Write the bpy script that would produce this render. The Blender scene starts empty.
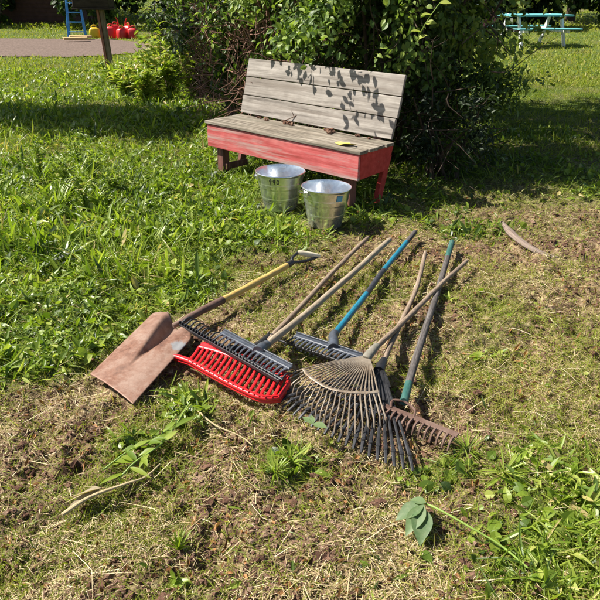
import bpy, math, random
import numpy as np
from mathutils import Vector, Matrix
R = np.random.default_rng(11); random.seed(5)
S = bpy.context.scene; C = S.collection
# ------------------------------------------------------------------ camera
F = 642.4; PIT = math.radians(26.31); ROL = math.radians(0.38); CH = 1.5
fw = np.array([0, math.cos(PIT), -math.sin(PIT)]); rt0 = np.array([1., 0, 0]); up0 = np.cross(rt0, fw)
rt = math.cos(ROL)*rt0 + math.sin(ROL)*up0; up = -math.sin(ROL)*rt0 + math.cos(ROL)*up0
CAM = np.array([0, 0, CH])
def P(px, py, z=0.0):                      # point of the world at height z seen at that place of the photo
    d = fw*F + rt*(px-300) + up*(300-py); return CAM + d*((z-CH)/d[2])
def PY(px, py, Y):                         # the same, at distance Y ahead
    d = fw*F + rt*(px-300) + up*(300-py); return CAM + d*(Y/d[1])
def pix(x, y):                             # where ground points fall in the photo (for laying out plant cover)
    d = np.stack([x, y, np.full_like(x, -CH)], -1); z = np.maximum(d@fw, .05)
    return 300+F*(d@rt)/z, 300-F*(d@up)/z
cd = bpy.data.cameras.new('camera'); cam = bpy.data.objects.new('camera', cd); C.objects.link(cam)
cd.sensor_width = 36; cd.lens = 36*F/600; cd.clip_end = 600; cd.clip_start = .05
m = Matrix((rt, up, -fw)).transposed().to_4x4(); m.translation = Vector(CAM); cam.matrix_world = m; S.camera = cam
# ------------------------------------------------------------------ noise and ground height
_T = R.random((256, 256))
def vn(x, y, s, o=0):
    x = np.asarray(x, float)*s+37.3+o*11.1; y = np.asarray(y, float)*s+91.7+o*5.3
    xi = np.floor(x).astype(int); yi = np.floor(y).astype(int); fx = x-xi; fy = y-yi
    fx = fx*fx*(3-2*fx); fy = fy*fy*(3-2*fy)
    a = _T[xi % 256, yi % 256]; b = _T[(xi+1) % 256, yi % 256]; c = _T[xi % 256, (yi+1) % 256]; d = _T[(xi+1) % 256, (yi+1) % 256]
    return (a*(1-fx)+b*fx)*(1-fy)+(c*(1-fx)+d*fx)*fy
def smooth(a, b, v):
    t = np.clip((v-a)/(b-a), 0, 1); return t*t*(3-2*t)
def gz(x, y):
    x = np.asarray(x, float); y = np.asarray(y, float)
    far = np.clip((y-6)/10, 0, 1); flat = np.clip((np.maximum((x+2)/3, np.abs(y-17.1)-5.5)), 0, 1)
    nr = np.clip((7-y)/2, 0, 1); rough = nr*((vn(x, y, 10, 41)-.74)*.036+(vn(x, y, 24, 42)-.72)*.042+(vn(x, y, 52, 43)-.7)*.024)*(.35+.65*smooth(.3, .6, vn(x, y, 3, 44)))
    return rough+(vn(x, y, 1.1)-.5)*.03*np.clip(flat+(y < 10), 0, 1) + (vn(x, y, 5, 1)-.5)*.018*(1-far) + (vn(x, y, .15, 2)-.5)*.3*far*flat - .004
def smooth(a, b, v):
    t = np.clip((v-a)/(b-a), 0, 1); return t*t*(3-2*t)
def lush(x, y):
    u, v = pix(np.asarray(x, float), np.asarray(y, float))
    line = np.interp(u, [-300, 0, 75, 150, 230, 300, 345, 400, 520, 900], [400, 385, 372, 318, 300, 262, 240, 222, 206, 200])
    g = smooth(22, -18, v-line)
    def el(cx, cy, a, b): return np.clip(1.25-np.sqrt(((u-cx)/a)**2+((v-cy)/b)**2), 0, 1)
    band = smooth(75, 10, line-v)*smooth(190, 260, u); g = g*(1-.5*band*smooth(640, 520, u))
    g = g*(1-.45*smooth(.55, .8, vn(x, y, 1.7, 31)))
    g = np.maximum(g, el(186, 402, 34, 30)*.95); g = np.maximum(g, el(140, 440, 55, 22)*.6)
    g = np.maximum(g, el(560, 540, 130, 130)*.75); g = np.maximum(g, el(285, 462, 40, 26)*.75)
    g = np.maximum(g, el(440, 470, 70, 30)*.6); g = np.maximum(g, el(170, 585, 60, 30)*.45)
    g = np.maximum(g, el(490, 330, 60, 60)*.45); g = np.maximum(g, el(465, 228, 70, 16)*.6); g = np.maximum(g, el(385, 290, 30, 14)*.4)
    g = np.maximum(g, .1)
    bare = el(222, 93, 30, 10)*.9
    return np.clip(g+(vn(x, y, 4, 3)-.5)*.35-bare, 0, 1)
# ------------------------------------------------------------------ object helpers
def tag(o, label=None, cat=None, group=None, kind=None):
    if label: o['label'] = label
    if cat: o['category'] = cat
    if group: o['group'] = group
    if kind: o['kind'] = kind
    return o
def empty(name, loc=(0, 0, 0), rz=0, label=None, cat=None, group=None):
    o = bpy.data.objects.new(name, None); C.objects.link(o); o.location = loc; o.rotation_euler = (0, 0, rz)
    o.empty_display_size = .1
    return tag(o, label, cat, group)
def mesh_np(name, V, Fa, mat, parent=None, smooth_=False, tint=None, uv=None, loc=None):
    """V (n,3); Fa: list of arrays (m,k) of faces."""
    me = bpy.data.meshes.new(name)
    Fa = [np.asarray(f, np.int32) for f in (Fa if isinstance(Fa, list) else [Fa]) if len(f)]
    V = np.asarray(V, float)
    if loc is not None: V = V-np.asarray(loc, float)
    me.vertices.add(len(V)); me.vertices.foreach_set('co', V.astype(np.float32).ravel())
    nl = sum(f.size for f in Fa); npoly = sum(len(f) for f in Fa)
    me.loops.add(nl); me.polygons.add(npoly)
    me.loops.foreach_set('vertex_index', np.concatenate([f.ravel() for f in Fa]))
    st = []; o = 0
    for f in Fa:
        st.append(o+np.arange(len(f))*f.shape[1]); o += f.size
    me.polygons.foreach_set('loop_start', np.concatenate(st).astype(np.int32))
    me.update(calc_edges=True)
    me.polygons.foreach_set('use_smooth', np.full(npoly, bool(smooth_)))
    if tint is not None:
        a = me.attributes.new('tint', 'FLOAT', 'POINT'); a.data.foreach_set('value', np.asarray(tint, np.float32))
    if uv is not None:
        l = me.uv_layers.new(name='UVMap'); idx = np.concatenate([f.ravel() for f in Fa]); l.data.foreach_set('uv', np.asarray(uv, np.float32)[idx].ravel())
    me.validate(verbose=False)
    if mat: me.materials.append(mat)
    ob = bpy.data.objects.new(name, me); C.objects.link(ob)
    if parent: ob.parent = parent
    if loc is not None and parent is None: ob.location = loc
    return ob
class MB:
    def __init__(s): s.v = []; s.q = []; s.t = []; s.uv = []; s.n = 0
    def add(s, v, f, uv=None):
        v = np.asarray(v, float).reshape(-1, 3)
        for a in f: (s.q if len(a) == 4 else s.t).append([i+s.n for i in a])
        s.v.append(v); s.uv.append(np.zeros((len(v), 2)) if uv is None else np.asarray(uv, float)); s.n += len(v)
        return s
    def box(s, c, sz, rot=None, bev=.003, jit=0):
        c = np.asarray(c, float); h = np.asarray(sz, float)/2; b = min(bev, h.min()*.45)
        vs = []; idx = {}
        for sx in (-1, 1):
            for sy in (-1, 1):
                for sz_ in (-1, 1):
                    g = np.array([sx, sy, sz_], float)
                    for k in range(3):
                        p = g*h; o = g*b; o[k] = 0; p = p-o; idx[(sx, sy, sz_, k)] = len(vs); vs.append(p)
        vs = np.array(vs)
        if jit: vs = vs+R.normal(0, jit, (len(vs), 3))
        if rot is not None: vs = vs@np.asarray(rot).T
        f = []
        I = idx
        for k in range(3):
            a, bb = [i for i in range(3) if i != k]
            for sg in (-1, 1):
                def key(sa, sb):
                    t = [0, 0, 0]; t[k] = sg; t[a] = sa; t[bb] = sb; return tuple(t)+(k,)
                f.append([I[key(-1, -1)], I[key(1, -1)], I[key(1, 1)], I[key(-1, 1)]])
        for k in range(3):                  # edges along axis k
            a, bb = [i for i in range(3) if i != k]
            for sa in (-1, 1):
                for sb in (-1, 1):
                    def kk(e, w):
                        t = [0, 0, 0]; t[k] = e; t[a] = sa; t[bb] = sb; return I[tuple(t)+(w,)]
                    f.append([kk(-1, a), kk(1, a), kk(1, bb), kk(-1, bb)])
        for sx in (-1, 1):
            for sy in (-1, 1):
                for sz_ in (-1, 1): f.append([I[(sx, sy, sz_, 0)], I[(sx, sy, sz_, 1)], I[(sx, sy, sz_, 2)]])
        return s.add(vs+c, f)
    def tube(s, pts, rad, n=10, cap=True, flat=1.0):
        pts = np.asarray(pts, float); m_ = len(pts)
        rad = np.full(m_, rad, float) if np.isscalar(rad) else np.asarray(rad, float)
        t = np.gradient(pts, axis=0); t /= np.linalg.norm(t, axis=1)[:, None]+1e-12
        ref = np.array([0, 0, 1.]) if abs(t[0][2]) < .9 else np.array([1., 0, 0])
        a = np.cross(t[0], ref); a /= np.linalg.norm(a); vs = []; uv = []; L = 0
        th = np.arange(n)*2*np.pi/n
        for i in range(m_):
            a = a-t[i]*(a@t[i]); a /= np.linalg.norm(a); b = np.cross(t[i], a)
            if i: L += np.linalg.norm(pts[i]-pts[i-1])
            vs.append(pts[i]+rad[i]*(np.cos(th)[:, None]*a+flat*np.sin(th)[:, None]*b)); uv += [(k/n, L) for k in range(n)]
        f = [[i*n+k, i*n+(k+1) % n, (i+1)*n+(k+1) % n, (i+1)*n+k] for i in range(m_-1) for k in range(n)]
        vs = np.concatenate(vs)
        if cap:
            vs = np.vstack([vs, pts[0], pts[-1]]); uv += [(0, 0), (0, L)]; z0 = m_*n; z1 = z0+1
            f += [[z0, (k+1) % n, k] for k in range(n)]+[[z1, (m_-1)*n+k, (m_-1)*n+(k+1) % n] for k in range(n)]
        return s.add(vs, f, uv)
    def lathe(s, prof, n=48, c=(0, 0, 0)):
        vs = [(r*math.cos(2*math.pi*k/n), r*math.sin(2*math.pi*k/n), z) for r, z in prof for k in range(n)]
        f = [[i*n+k, i*n+(k+1) % n, (i+1)*n+(k+1) % n, (i+1)*n+k] for i in range(len(prof)-1) for k in range(n)]
        return s.add(np.array(vs)+np.asarray(c, float), f)
    def build(s, name, mat, parent=None, sm=True, loc=None, ang=40):
        ob = mesh_np(name, np.concatenate(s.v), [s.q, s.t], mat, parent, sm, uv=np.concatenate(s.uv), loc=loc)
        if sm:
            try: ob.data.set_sharp_from_angle(angle=math.radians(ang))
            except Exception: pass
        return ob
def spline(pts, n):
    pts = np.asarray(pts, float); k = len(pts); d = np.r_[0, np.cumsum(np.linalg.norm(np.diff(pts, axis=0), axis=1))]; d /= d[-1]
    u = np.linspace(0, 1, n)
    if k == 2: return pts[0]+(pts[1]-pts[0])*u[:, None]
    out = []
    ext = np.vstack([2*pts[0]-pts[1], pts, 2*pts[-1]-pts[-2]])
    for x in u:
        i = min(np.searchsorted(d, x, 'right')-1, k-2); t = (x-d[i])/(d[i+1]-d[i]); a, b, c, e = ext[i:i+4]
        out.append(.5*((2*b)+(-a+c)*t+(2*a-5*b+4*c-e)*t*t+(-a+3*b-3*c+e)*t**3))
    return np.array(out)
# ------------------------------------------------------------------ materials
def mk(name):
    m_ = bpy.data.materials.new(name); m_.use_nodes = True; nt = m_.node_tree; b = nt.nodes['Principled BSDF']; return m_, nt, b
def ramp(nt, stops, fac):
    r = nt.nodes.new('ShaderNodeValToRGB'); e = r.color_ramp.elements
    while len(e) < len(stops): e.new(.5)
    for i, (p, c) in enumerate(stops): e[i].position = p; e[i].color = (*c, 1)
    nt.links.new(fac, r.inputs[0]); return r.outputs[0]
def noise(nt, vec, sc, det=4, rough=.55, dist=0):
    n = nt.nodes.new('ShaderNodeTexNoise'); n.inputs['Scale'].default_value = sc; n.inputs['Detail'].default_value = det
    n.inputs['Roughness'].default_value = rough; n.inputs['Distortion'].default_value = dist
    if vec is not None: nt.links.new(vec, n.inputs['Vector'])
    return n.outputs['Fac']
def coord(nt, kind='Object', sc=(1, 1, 1)):
    t = nt.nodes.new('ShaderNodeTexCoord'); mp = nt.nodes.new('ShaderNodeMapping'); mp.inputs['Scale'].default_value = sc
    nt.links.new(t.outputs[kind], mp.inputs[0]); return mp.outputs[0]
def bump(nt, b, h, st=.3, d=.01):
    n = nt.nodes.new('ShaderNodeBump'); n.inputs['Strength'].default_value = st; n.inputs['Distance'].default_value = d
    nt.links.new(h, n.inputs['Height']); nt.links.new(n.outputs[0], b.inputs['Normal'])
def mix(nt, f, a, b):
    n = nt.nodes.new('ShaderNodeMix'); n.data_type = 'RGBA'
    if isinstance(f, float): n.inputs[0].default_value = f
    else: nt.links.new(f, n.inputs[0])
    for s_, v in ((6, a), (7, b)):
        if isinstance(v, tuple): n.inputs[s_].default_value = (*v, 1)
        else: nt.links.new(v, n.inputs[s_])
    return n.outputs[2]
def grain(name, stops, sc=(3, 60, 60), rough=.85, kind='Object', bst=.5, over=None, over_stops=(.45, .6), osc=6):
    m_, nt, b = mk(name); v = coord(nt, kind, sc); n1 = noise(nt, v, 1, 6, .65, .3); col = ramp(nt, stops, n1)
    v2 = coord(nt, kind, (1, 1, 1)); n3 = noise(nt, v2, 9, 3)
    col = mix(nt, ramp(nt, [(.3, (0, 0, 0)), (.8, (.45, .45, .45))], n3), col, tuple(c*.55 for c in stops[0][1]))
    if over:
        n2 = noise(nt, coord(nt, kind, tuple(x*.35 for x in sc)), osc/6, 8, .7); fac = ramp(nt, [(over_stops[0], (0, 0, 0)), (over_stops[1], (1, 1, 1))], n2)
        col = mix(nt, fac, col, over)
    nt.links.new(col, b.inputs['Base Color']); b.inputs['Roughness'].default_value = rough; b.inputs['Specular IOR Level'].default_value = .25; bump(nt, b, n1, bst, .003); return m_
def plain(name, col, rough=.5, metal=0, var=.25, sc=30, bst=.15, spec=.5):
    m_, nt, b = mk(name); n1 = noise(nt, coord(nt), sc, 5, .6)
    nt.links.new(ramp(nt, [(.3, tuple(c*(1-var) for c in col)), (.7, tuple(min(1, c*(1+var)) for c in col))], n1), b.inputs['Base Color'])
    b.inputs['Roughness'].default_value = rough; b.inputs['Metallic'].default_value = metal; b.inputs['Specular IOR Level'].default_value = spec; bump(nt, b, n1, bst, .002); return m_
def leafmat(name, stops, rough=.45, trans=.35, spec=.4, mott=0, mc=(.3, .26, .12)):
    m_, nt, b = mk(name); a = nt.nodes.new('ShaderNodeAttribute'); a.attribute_name = 'tint'
    col = ramp(nt, stops, a.outputs['Fac'])
    if mott: col = mix(nt, ramp(nt, [(.4, (0, 0, 0)), (.7, (mott, mott, mott))], noise(nt, coord(nt), 75, 4, .7)), col, mc)
    nt.links.new(col, b.inputs['Base Color']); b.inputs['Roughness'].default_value = rough; b.inputs['Specular IOR Level'].default_value = spec
    t = nt.nodes.new('ShaderNodeBsdfTranslucent'); mx = nt.nodes.new('ShaderNodeMixShader'); mx.inputs[0].default_value = trans
    g = nt.nodes.new('ShaderNodeMix'); g.data_type = 'RGBA'; g.blend_type = 'MULTIPLY'; g.inputs[0].default_value = 1; nt.links.new(col, g.inputs[6]); g.inputs[7].default_value = (1.4, 1.5, .6, 1)
    nt.links.new(g.outputs[2], t.inputs[0]); nt.links.new(b.outputs[0], mx.inputs[1]); nt.links.new(t.outputs[0], mx.inputs[2])
    nt.links.new(mx.outputs[0], nt.nodes['Material Output'].inputs[0]); return m_
# ground: soil, thatch and moss mixed by noise
def ground_mat():
    m_, nt, b = mk('soil'); v = coord(nt)
    n1 = noise(nt, v, 2.2, 5, .6); n2 = noise(nt, v, 38, 6, .7); n3 = noise(nt, v, 9, 5, .6)
    soil = ramp(nt, [(.3, (.025, .013, .009)), (.47, (.095, .05, .034)), (.62, (.23, .14, .095)), (.8, (.38, .26, .18))], n2)
    that = ramp(nt, [(.3, (.07, .045, .02)), (.5, (.28, .20, .105)), (.7, (.50, .40, .24))], n2)
    col = mix(nt, ramp(nt, [(.42, (0, 0, 0)), (.62, (1, 1, 1))], n3), soil, that)
    a = nt.nodes.new('ShaderNodeAttribute'); a.attribute_name = 'tint'
    gr = ramp(nt, [(.3, (.03, .05, .012)), (.55, (.085, .13, .025)), (.75, (.15, .2, .04))], n2)
    col = mix(nt, a.outputs['Fac'], col, gr)
    nt.links.new(col, b.inputs['Base Color']); b.inputs['Roughness'].default_value = .95; b.inputs['Specular IOR Level'].default_value = .1
    bump(nt, b, n2, .9, .02); return m_
M = {}
M['soil'] = ground_mat()
M['grass'] = leafmat('grass_blades', [(0, (.06, .085, .010)), (.35, (.15, .20, .018)), (.7, (.27, .30, .04)), (1, (.46, .38, .14))], .5, .38, .3)
M['weed'] = leafmat('weed_leaves', [(0, (.035, .065, .012)), (.3, (.115, .185, .018)), (.65, (.23, .31, .03)), (.93, (.40, .44, .10)), (1, (.45, .36, .15))], .42, .38, .5)
M['shrub'] = leafmat('shrub_leaves', [(0, (.018, .032, .012)), (.4, (.045, .08, .018)), (.7, (.10, .17, .03)), (1, (.28, .36, .07))], .5, .34, .35)
M['tree'] = leafmat('tree_leaves', [(0, (.02, .045, .01)), (.5, (.05, .10, .018)), (1, (.11, .17, .03))], .5, .3, .3)
M['straw'] = leafmat('straw', [(0, (.14, .08, .045)), (.3, (.34, .24, .12)), (.65, (.56, .45, .25)), (1, (.72, .63, .42))], .6, .15, .25)
M['clod'] = leafmat('clods', [(0, (.06, .03, .02)), (.5, (.23, .125, .082)), (1, (.48, .33, .23))], .95, 0, .1)
def clod_detail():
    nt = M['clod'].node_tree; b = nt.nodes['Principled BSDF']; v = coord(nt); n1 = noise(nt, v, 260, 4, .7); old = b.inputs['Base Color'].links[0].from_socket
    nt.links.new(mix(nt, ramp(nt, [(.4, (0, 0, 0)), (.65, (.8, .8, .8))], n1), old, (.09, .05, .033)), b.inputs['Base Color']); bump(nt, b, n1, 1., .006)
clod_detail()
M['dead'] = leafmat('dead_leaves', [(0, (.06, .03, .016)), (.5, (.2, .09, .035)), (1, (.42, .22, .09))], .7, .15, .2)
M['pale_leaf'] = leafmat('pale_leaf', [(0, (.36, .29, .18)), (1, (.52, .44, .3))], .6, .25, .3, .6, (.2, .14, .08))
M['wilt'] = leafmat('wilted_leaf', [(0, (.07, .13, .05)), (1, (.15, .23, .09))], .45, .3, .5, .5, (.22, .26, .13))
M['yellow_leaf'] = plain('yellow_paper', (.72, .62, .12), .7, 0, .1, 20, .05)
M['twig'] = plain('twig_bark', (.11, .065, .045), .9, 0, .4, 40, .4, .1)
M['bark'] = plain('bark', (.075, .055, .042), .95, 0, .45, 18, .8, .1)
M['dead_branch'] = plain('dead_branch_bark', (.20, .115, .085), .9, 0, .4, 18, .5, .1)
M['pale_stem'] = plain('dry_stem', (.42, .34, .19), .8, 0, .25, 60, .2, .2)
M['green_stem'] = plain('green_stem', (.2, .3, .05), .5, 0, .2, 60, .1)
M['seat_wood'] = grain('weathered_seat_boards', [(.34, (.08, .065, .048)), (.48, (.22, .185, .14)), (.64, (.37, .325, .26))], (2.0, 38, 38), .9, bst=.9, over=(.13, .12, .085), over_stops=(.5, .7))
M['back_wood'] = grain('silvered_back_boards', [(.34, (.10, .085, .07)), (.46, (.27, .24, .205)), (.62, (.43, .39, .34))], (1.6, 34, 34), .88, bst=.9, over=(.20, .17, .14), over_stops=(.5, .68))
M['red_front'] = grain('faded_red_paint', [(.34, (.36, .06, .05)), (.5, (.56, .11, .105)), (.68, (.66, .22, .2))], (1.8, 32, 32), .8, over=(.42, .35, .31), over_stops=(.49, .63), bst=.5)
M['red_side'] = grain('red_painted_wood', [(.28, (.36, .035, .025)), (.5, (.50, .055, .045)), (.75, (.58, .09, .07))], (3, 30, 30), .7, over=(.3, .22, .17), over_stops=(.66, .74), bst=.4)
M['old_leg'] = grain('worn_leg_wood', [(.28, (.09, .05, .04)), (.5, (.22, .09, .07)), (.75, (.32, .17, .13))], (30, 30, 3), .85)
M['handle_wood'] = grain('weathered_handle', [(.3, (.11, .075, .05)), (.5, (.27, .20, .14)), (.72, (.42, .34, .26))], (25, 5, 1), .8, 'UV', .5)
M['handle_light'] = grain('pale_handle', [(.3, (.17, .125, .08)), (.5, (.36, .29, .20)), (.72, (.52, .44, .33))], (25, 5, 1), .7, 'UV', .4)
M['handle_yellow'] = grain('varnished_handle', [(.28, (.36, .22, .06)), (.5, (.58, .41, .13)), (.75, (.68, .52, .22))], (25, 5, 1), .45, 'UV', .3)
M['handle_grey'] = grain('grey_handle', [(.3, (.035, .03, .028)), (.5, (.10, .088, .08)), (.72, (.24, .215, .195))], (22, 7, 1), .85, 'UV', .5)
M['blue'] = grain('blue_paint', [(.28, (.012, .10, .16)), (.5, (.02, .18, .27)), (.75, (.05, .26, .35))], (20, 8, 1), .4, 'UV', .2, over=(.25, .24, .2), over_stops=(.68, .74))
M['teal_band'] = grain('worn_green_paint', [(.28, (.02, .07, .06)), (.5, (.035, .12, .10)), (.72, (.14, .20, .16))], (20, 8, 1), .6, 'UV', .3, over=(.3, .27, .22), over_stops=(.6, .7))
M['black'] = plain('black_plastic', (.018, .018, .02), .42, 0, .4, 40, .1)
M['dusty_black'] = plain('dusty_black_plastic', (.022, .022, .024), .5, 0, .6, 25, .2)
M['slate'] = plain('grey_plastic', (.06, .07, .088), .4, 0, .3, 35, .1)
M['red'] = plain('red_plastic', (.56, .010, .014), .42, 0, .3, 28, .15)
M['tape'] = plain('dark_tape', (.035, .037, .045), .5, 0, .4, 60, .3)
M['cream'] = plain('cream_grip', (.66, .58, .42), .6, 0, .15, 30, .1)
def rust(name, stops, rough=.75, metal=.25, sc=14):
    m_, nt, b = mk(name); v = coord(nt); n1 = noise(nt, v, sc, 8, .7); n2 = noise(nt, v, 90, 5, .7); n3 = noise(nt, v, 4.5, 4, .6)
    col = ramp(nt, stops, n1); col = mix(nt, ramp(nt, [(.45, (0, 0, 0)), (.75, (.6, .6, .6))], n2), col, tuple(c*.55 for c in stops[1][1]))
    col = mix(nt, ramp(nt, [(.35, (0, 0, 0)), (.75, (.7, .7, .7))], n3), col, stops[2][1])
    nt.links.new(col, b.inputs['Base Color']); b.inputs['Roughness'].default_value = rough; b.inputs['Metallic'].default_value = metal; bump(nt, b, n2, .35, .002); return m_
def worn_patch(m_, at, r_, col):
    nt = m_.node_tree; b = nt.nodes['Principled BSDF']; v = coord(nt); d = nt.nodes.new('ShaderNodeVectorMath'); d.operation = 'DISTANCE'; nt.links.new(v, d.inputs[0]); d.inputs[1].default_value = at
    a = nt.nodes.new('ShaderNodeMath'); a.operation = 'MULTIPLY_ADD'; nt.links.new(noise(nt, v, 70, 5, .7), a.inputs[0]); a.inputs[1].default_value = .05; nt.links.new(d.outputs['Value'], a.inputs[2])
    f = ramp(nt, [(r_, (.8, .8, .8)), (r_+.012, (0, 0, 0))], a.outputs[0]); old = b.inputs['Base Color'].links[0].from_socket; nt.links.new(mix(nt, f, old, col), b.inputs['Base Color'])
M['blade'] = rust('rusty_blade', [(.36, (.085, .03, .015)), (.47, (.20, .088, .05)), (.62, (.29, .19, .14))], .6, .2)
M['ferrule'] = rust('worn_ferrule', [(.34, (.05, .06, .05)), (.5, (.14, .15, .12)), (.66, (.3, .26, .2))])
M['rust'] = rust('rusty_iron', [(.34, (.045, .022, .016)), (.5, (.12, .062, .043)), (.66, (.22, .145, .11))])
M['spring'] = rust('rusty_spring_steel', [(.32, (.07, .045, .03)), (.5, (.22, .16, .105)), (.68, (.42, .36, .28))], .5, .4, 30)
def galv():
    m_, nt, b = mk('galvanised_steel'); v = coord(nt)
    vo = nt.nodes.new('ShaderNodeTexVoronoi'); vo.inputs['Scale'].default_value = 55; nt.links.new(v, vo.inputs['Vector'])
    n1 = noise(nt, v, 7, 4); sp = nt.nodes.new('ShaderNodeSeparateColor'); nt.links.new(vo.outputs['Color'], sp.inputs[0])
    nt.links.new(ramp(nt, [(0, (.68, .70, .72)), (1, (.84, .86, .88))], sp.outputs[0]), b.inputs['Base Color'])
    r = nt.nodes.new('ShaderNodeMapRange'); nt.links.new(n1, r.inputs[0]); r.inputs[3].default_value = .14; r.inputs[4].default_value = .34
    nt.links.new(r.outputs[0], b.inputs['Roughness']); b.inputs['Metallic'].default_value = .9; bump(nt, b, noise(nt, v, 14, 4), .5, .006); return m_
M['galv'] = galv()
M['ink'] = plain('black_marker', (.02, .02, .022), .5)
M['sticker'] = plain('blue_sticker', (.08, .30, .48), .4)
M['wire'] = plain('steel_wire', (.3, .3, .31), .35, .9)
M['gravel'] = plain('gravel', (.15, .11, .088), .95, 0, .45, 26, .8, .1)
M['root'] = grain('grey_root', [(.28, (.10, .07, .055)), (.5, (.23, .175, .14)), (.75, (.34, .28, .235))], (20, 4, 1), .9, 'UV')
M['post'] = grain('old_post_wood', [(.28, (.10, .07, .055)), (.5, (.25, .18, .14)), (.75, (.4, .32, .26))], (40, 40, 3), .9)
M['post_red'] = grain('red_post_board', [(.28, (.22, .08, .06)), (.5, (.38, .16, .13)), (.75, (.48, .28, .23))], (40, 40, 3), .9)
M['dark_box'] = grain('dark_stained_wood', [(.28, (.02, .014, .01)), (.5, (.05, .034, .025)), (.75, (.09, .065, .05))], (4, 40, 40), .8)
M['red_poly'] = plain('red_fuel_plastic', (.60, .02, .02), .45, 0, .12, 10, .05)
M['yellow_poly'] = plain('yellow_fuel_plastic', (.75, .52, .02), .45, 0, .1, 10, .05)
M['blue_metal'] = plain('blue_ladder', (.05, .25, .55), .45, 0, .15, 10, .05)
M['lumber'] = grain('new_lumber', [(.28, (.5, .33, .13)), (.5, (.62, .44, .2)), (.75, (.7, .52, .28))], (3, 30, 30), .7)
M['teal'] = plain('teal_paint', (.14, .42, .42), .5, 0, .15, 8, .05)
M['white'] = plain('white_paint', (.75, .75, .72), .6, 0, .08, 8, .05)
M['siding'] = plain('pink_siding', (.5, .2, .17), .8, 0, .15, 5, .05)
M['shed'] = plain('brown_siding', (.12, .06, .045), .85, 0, .25, 5, .1)
M['roof'] = plain('roof_shingles', (.06, .055, .055), .9, 0, .3, 12, .3)
m_, nt_, b_ = mk('window_glass'); b_.inputs['Base Color'].default_value = (.02, .025, .03, 1); b_.inputs['Roughness'].default_value = .08; M['glass'] = m_
# ------------------------------------------------------------------ ground
def axis(lo, a, b, hi, d, g=1.07):
    xs = list(np.arange(a, b+1e-6, d)); s = d
    while xs[-1] < hi: s *= g; xs.append(min(hi, xs[-1]+s))
    s = d; left = []
    x = a
    while x > lo: s *= g; x = max(lo, x-s); left.append(x)
    return np.array(left[::-1]+xs)
X = axis(-110, -2.2, 2.6, 110, .015); Y = axis(-40, .95, 5.2, 190, .015)
gx, gy = np.meshgrid(X, Y); z = gz(gx, gy)
lu = lush(gx.ravel(), gy.ravel()).reshape(gx.shape)
nx, ny = len(X), len(Y); I = np.arange(nx*ny).reshape(ny, nx)
fq = np.stack([I[:-1, :-1], I[:-1, 1:], I[1:, 1:], I[1:, :-1]], -1).reshape(-1, 4)
g = mesh_np('ground', np.stack([gx, gy, z], -1).reshape(-1, 3), fq, M['soil'], smooth_=True, tint=np.clip(lu.ravel()*1.1-.05, 0, 1))
tag(g, kind='structure')
# gravel driveway, a flush sheet with an uneven outline
def drive_edges(x):
    e = np.clip((-3.6-x)/3.0, 0, 1); half = 2.55*np.sqrt(np.clip(1-(1-e)**2, 0, 1)); c = 17.1+.1*np.sin(x*.7)
    return c-half-.5*(vn(x, 0*x, .9, 61)-.5)-.2*(vn(x, 0*x, 4, 62)-.5), c+half+.4*(vn(x, 0*x, .8, 63)-.5)
xs = np.linspace(-55, -3.62, 520); ya, yb = drive_edges(xs); V = []; nr = 24
for k in range(nr+1):
    y = ya+(yb-ya)*k/nr; V.append(np.stack([xs, y, gz(xs, y)+.022], -1))
n_ = len(xs); fq = [[k*n_+i, k*n_+i+1, (k+1)*n_+i+1, (k+1)*n_+i] for k in range(nr) for i in range(n_-1)]
tag(mesh_np('driveway', np.concatenate(V), np.array(fq), M['gravel'], smooth_=True), kind='structure')
# ------------------------------------------------------------------ scatter helpers
def unit(v): return v/(np.linalg.norm(v, axis=-1, keepdims=True)+1e-12)
def strips(Pb, D, N, L, W, prof=(0.25, 1, .75), curl=.3, fold=.15):
    """leaves as folded strips. Pb,D,N (n,3); L,W (n,). returns V,[faces],count per leaf"""
    n = len(Pb); D = unit(D); N = unit(N-D*(N*D).sum(1)[:, None]); T = np.cross(D, N); k = len(prof)
    curl = np.broadcast_to(curl, (n,)); rows = []
    for i, w in enumerate(prof):
        s = i/k; off = L*s
        c = Pb+D*off[:, None]-N*(curl*L*s*s)[:, None]; hw = (W*w/2)[:, None]
        rows += [c-T*hw+N*(hw*fold*2), c, c+T*hw+N*(hw*fold*2)]
    tip = Pb+D*(L*.97)[:, None]-N*(curl*L)[:, None]; rows.append(tip)
    V = np.stack(rows, 1); m_ = V.shape[1]; q = []; t = []
    for i in range(k-1):
        a = 3*i; q += [[a, a+1, a+4, a+3], [a+1, a+2, a+5, a+4]]
    a = 3*(k-1); t = [[a, a+1, m_-1], [a+1, a+2, m_-1]]
    b = (np.arange(n)*m_)[:, None, None]
    return V.reshape(-1, 3), [(np.array(q)[None]+b).reshape(-1, 4) if q else np.zeros((0, 4), int), (np.array(t)[None]+b).reshape(-1, 3)], m_
def blades(Pb, D, L, W, bend):
    """grass blades: flat, 2 segments"""
    n = len(Pb); D = unit(D); az = R.random(n)*2*np.pi; T = np.stack([np.cos(az), np.sin(az), 0*az], -1); T = unit(T-D*(T*D).sum(1)[:, None])
    g_ = np.array([0, 0, -1.]); mid = Pb+D*(L*.5)[:, None]+g_*(bend*L*.12)[:, None]; tip = Pb+D*L[:, None]+g_*(bend*L*.5)[:, None]+T*(R.normal(0, .1, n)*L)[:, None]
    w = (W/2)[:, None]; V = np.stack([Pb-T*w, Pb+T*w, mid+T*w*.8, mid-T*w*.8, tip], 1)
    b = (np.arange(n)*5)[:, None]
    return V.reshape(-1, 3), [np.array([[0, 1, 2, 3]])+b, np.array([[3, 2, 4]])+b], 5
def clampz(V, eps=.002):
    V[:, 2] = np.maximum(V[:, 2], gz(V[:, 0], V[:, 1])+eps); return V
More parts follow.
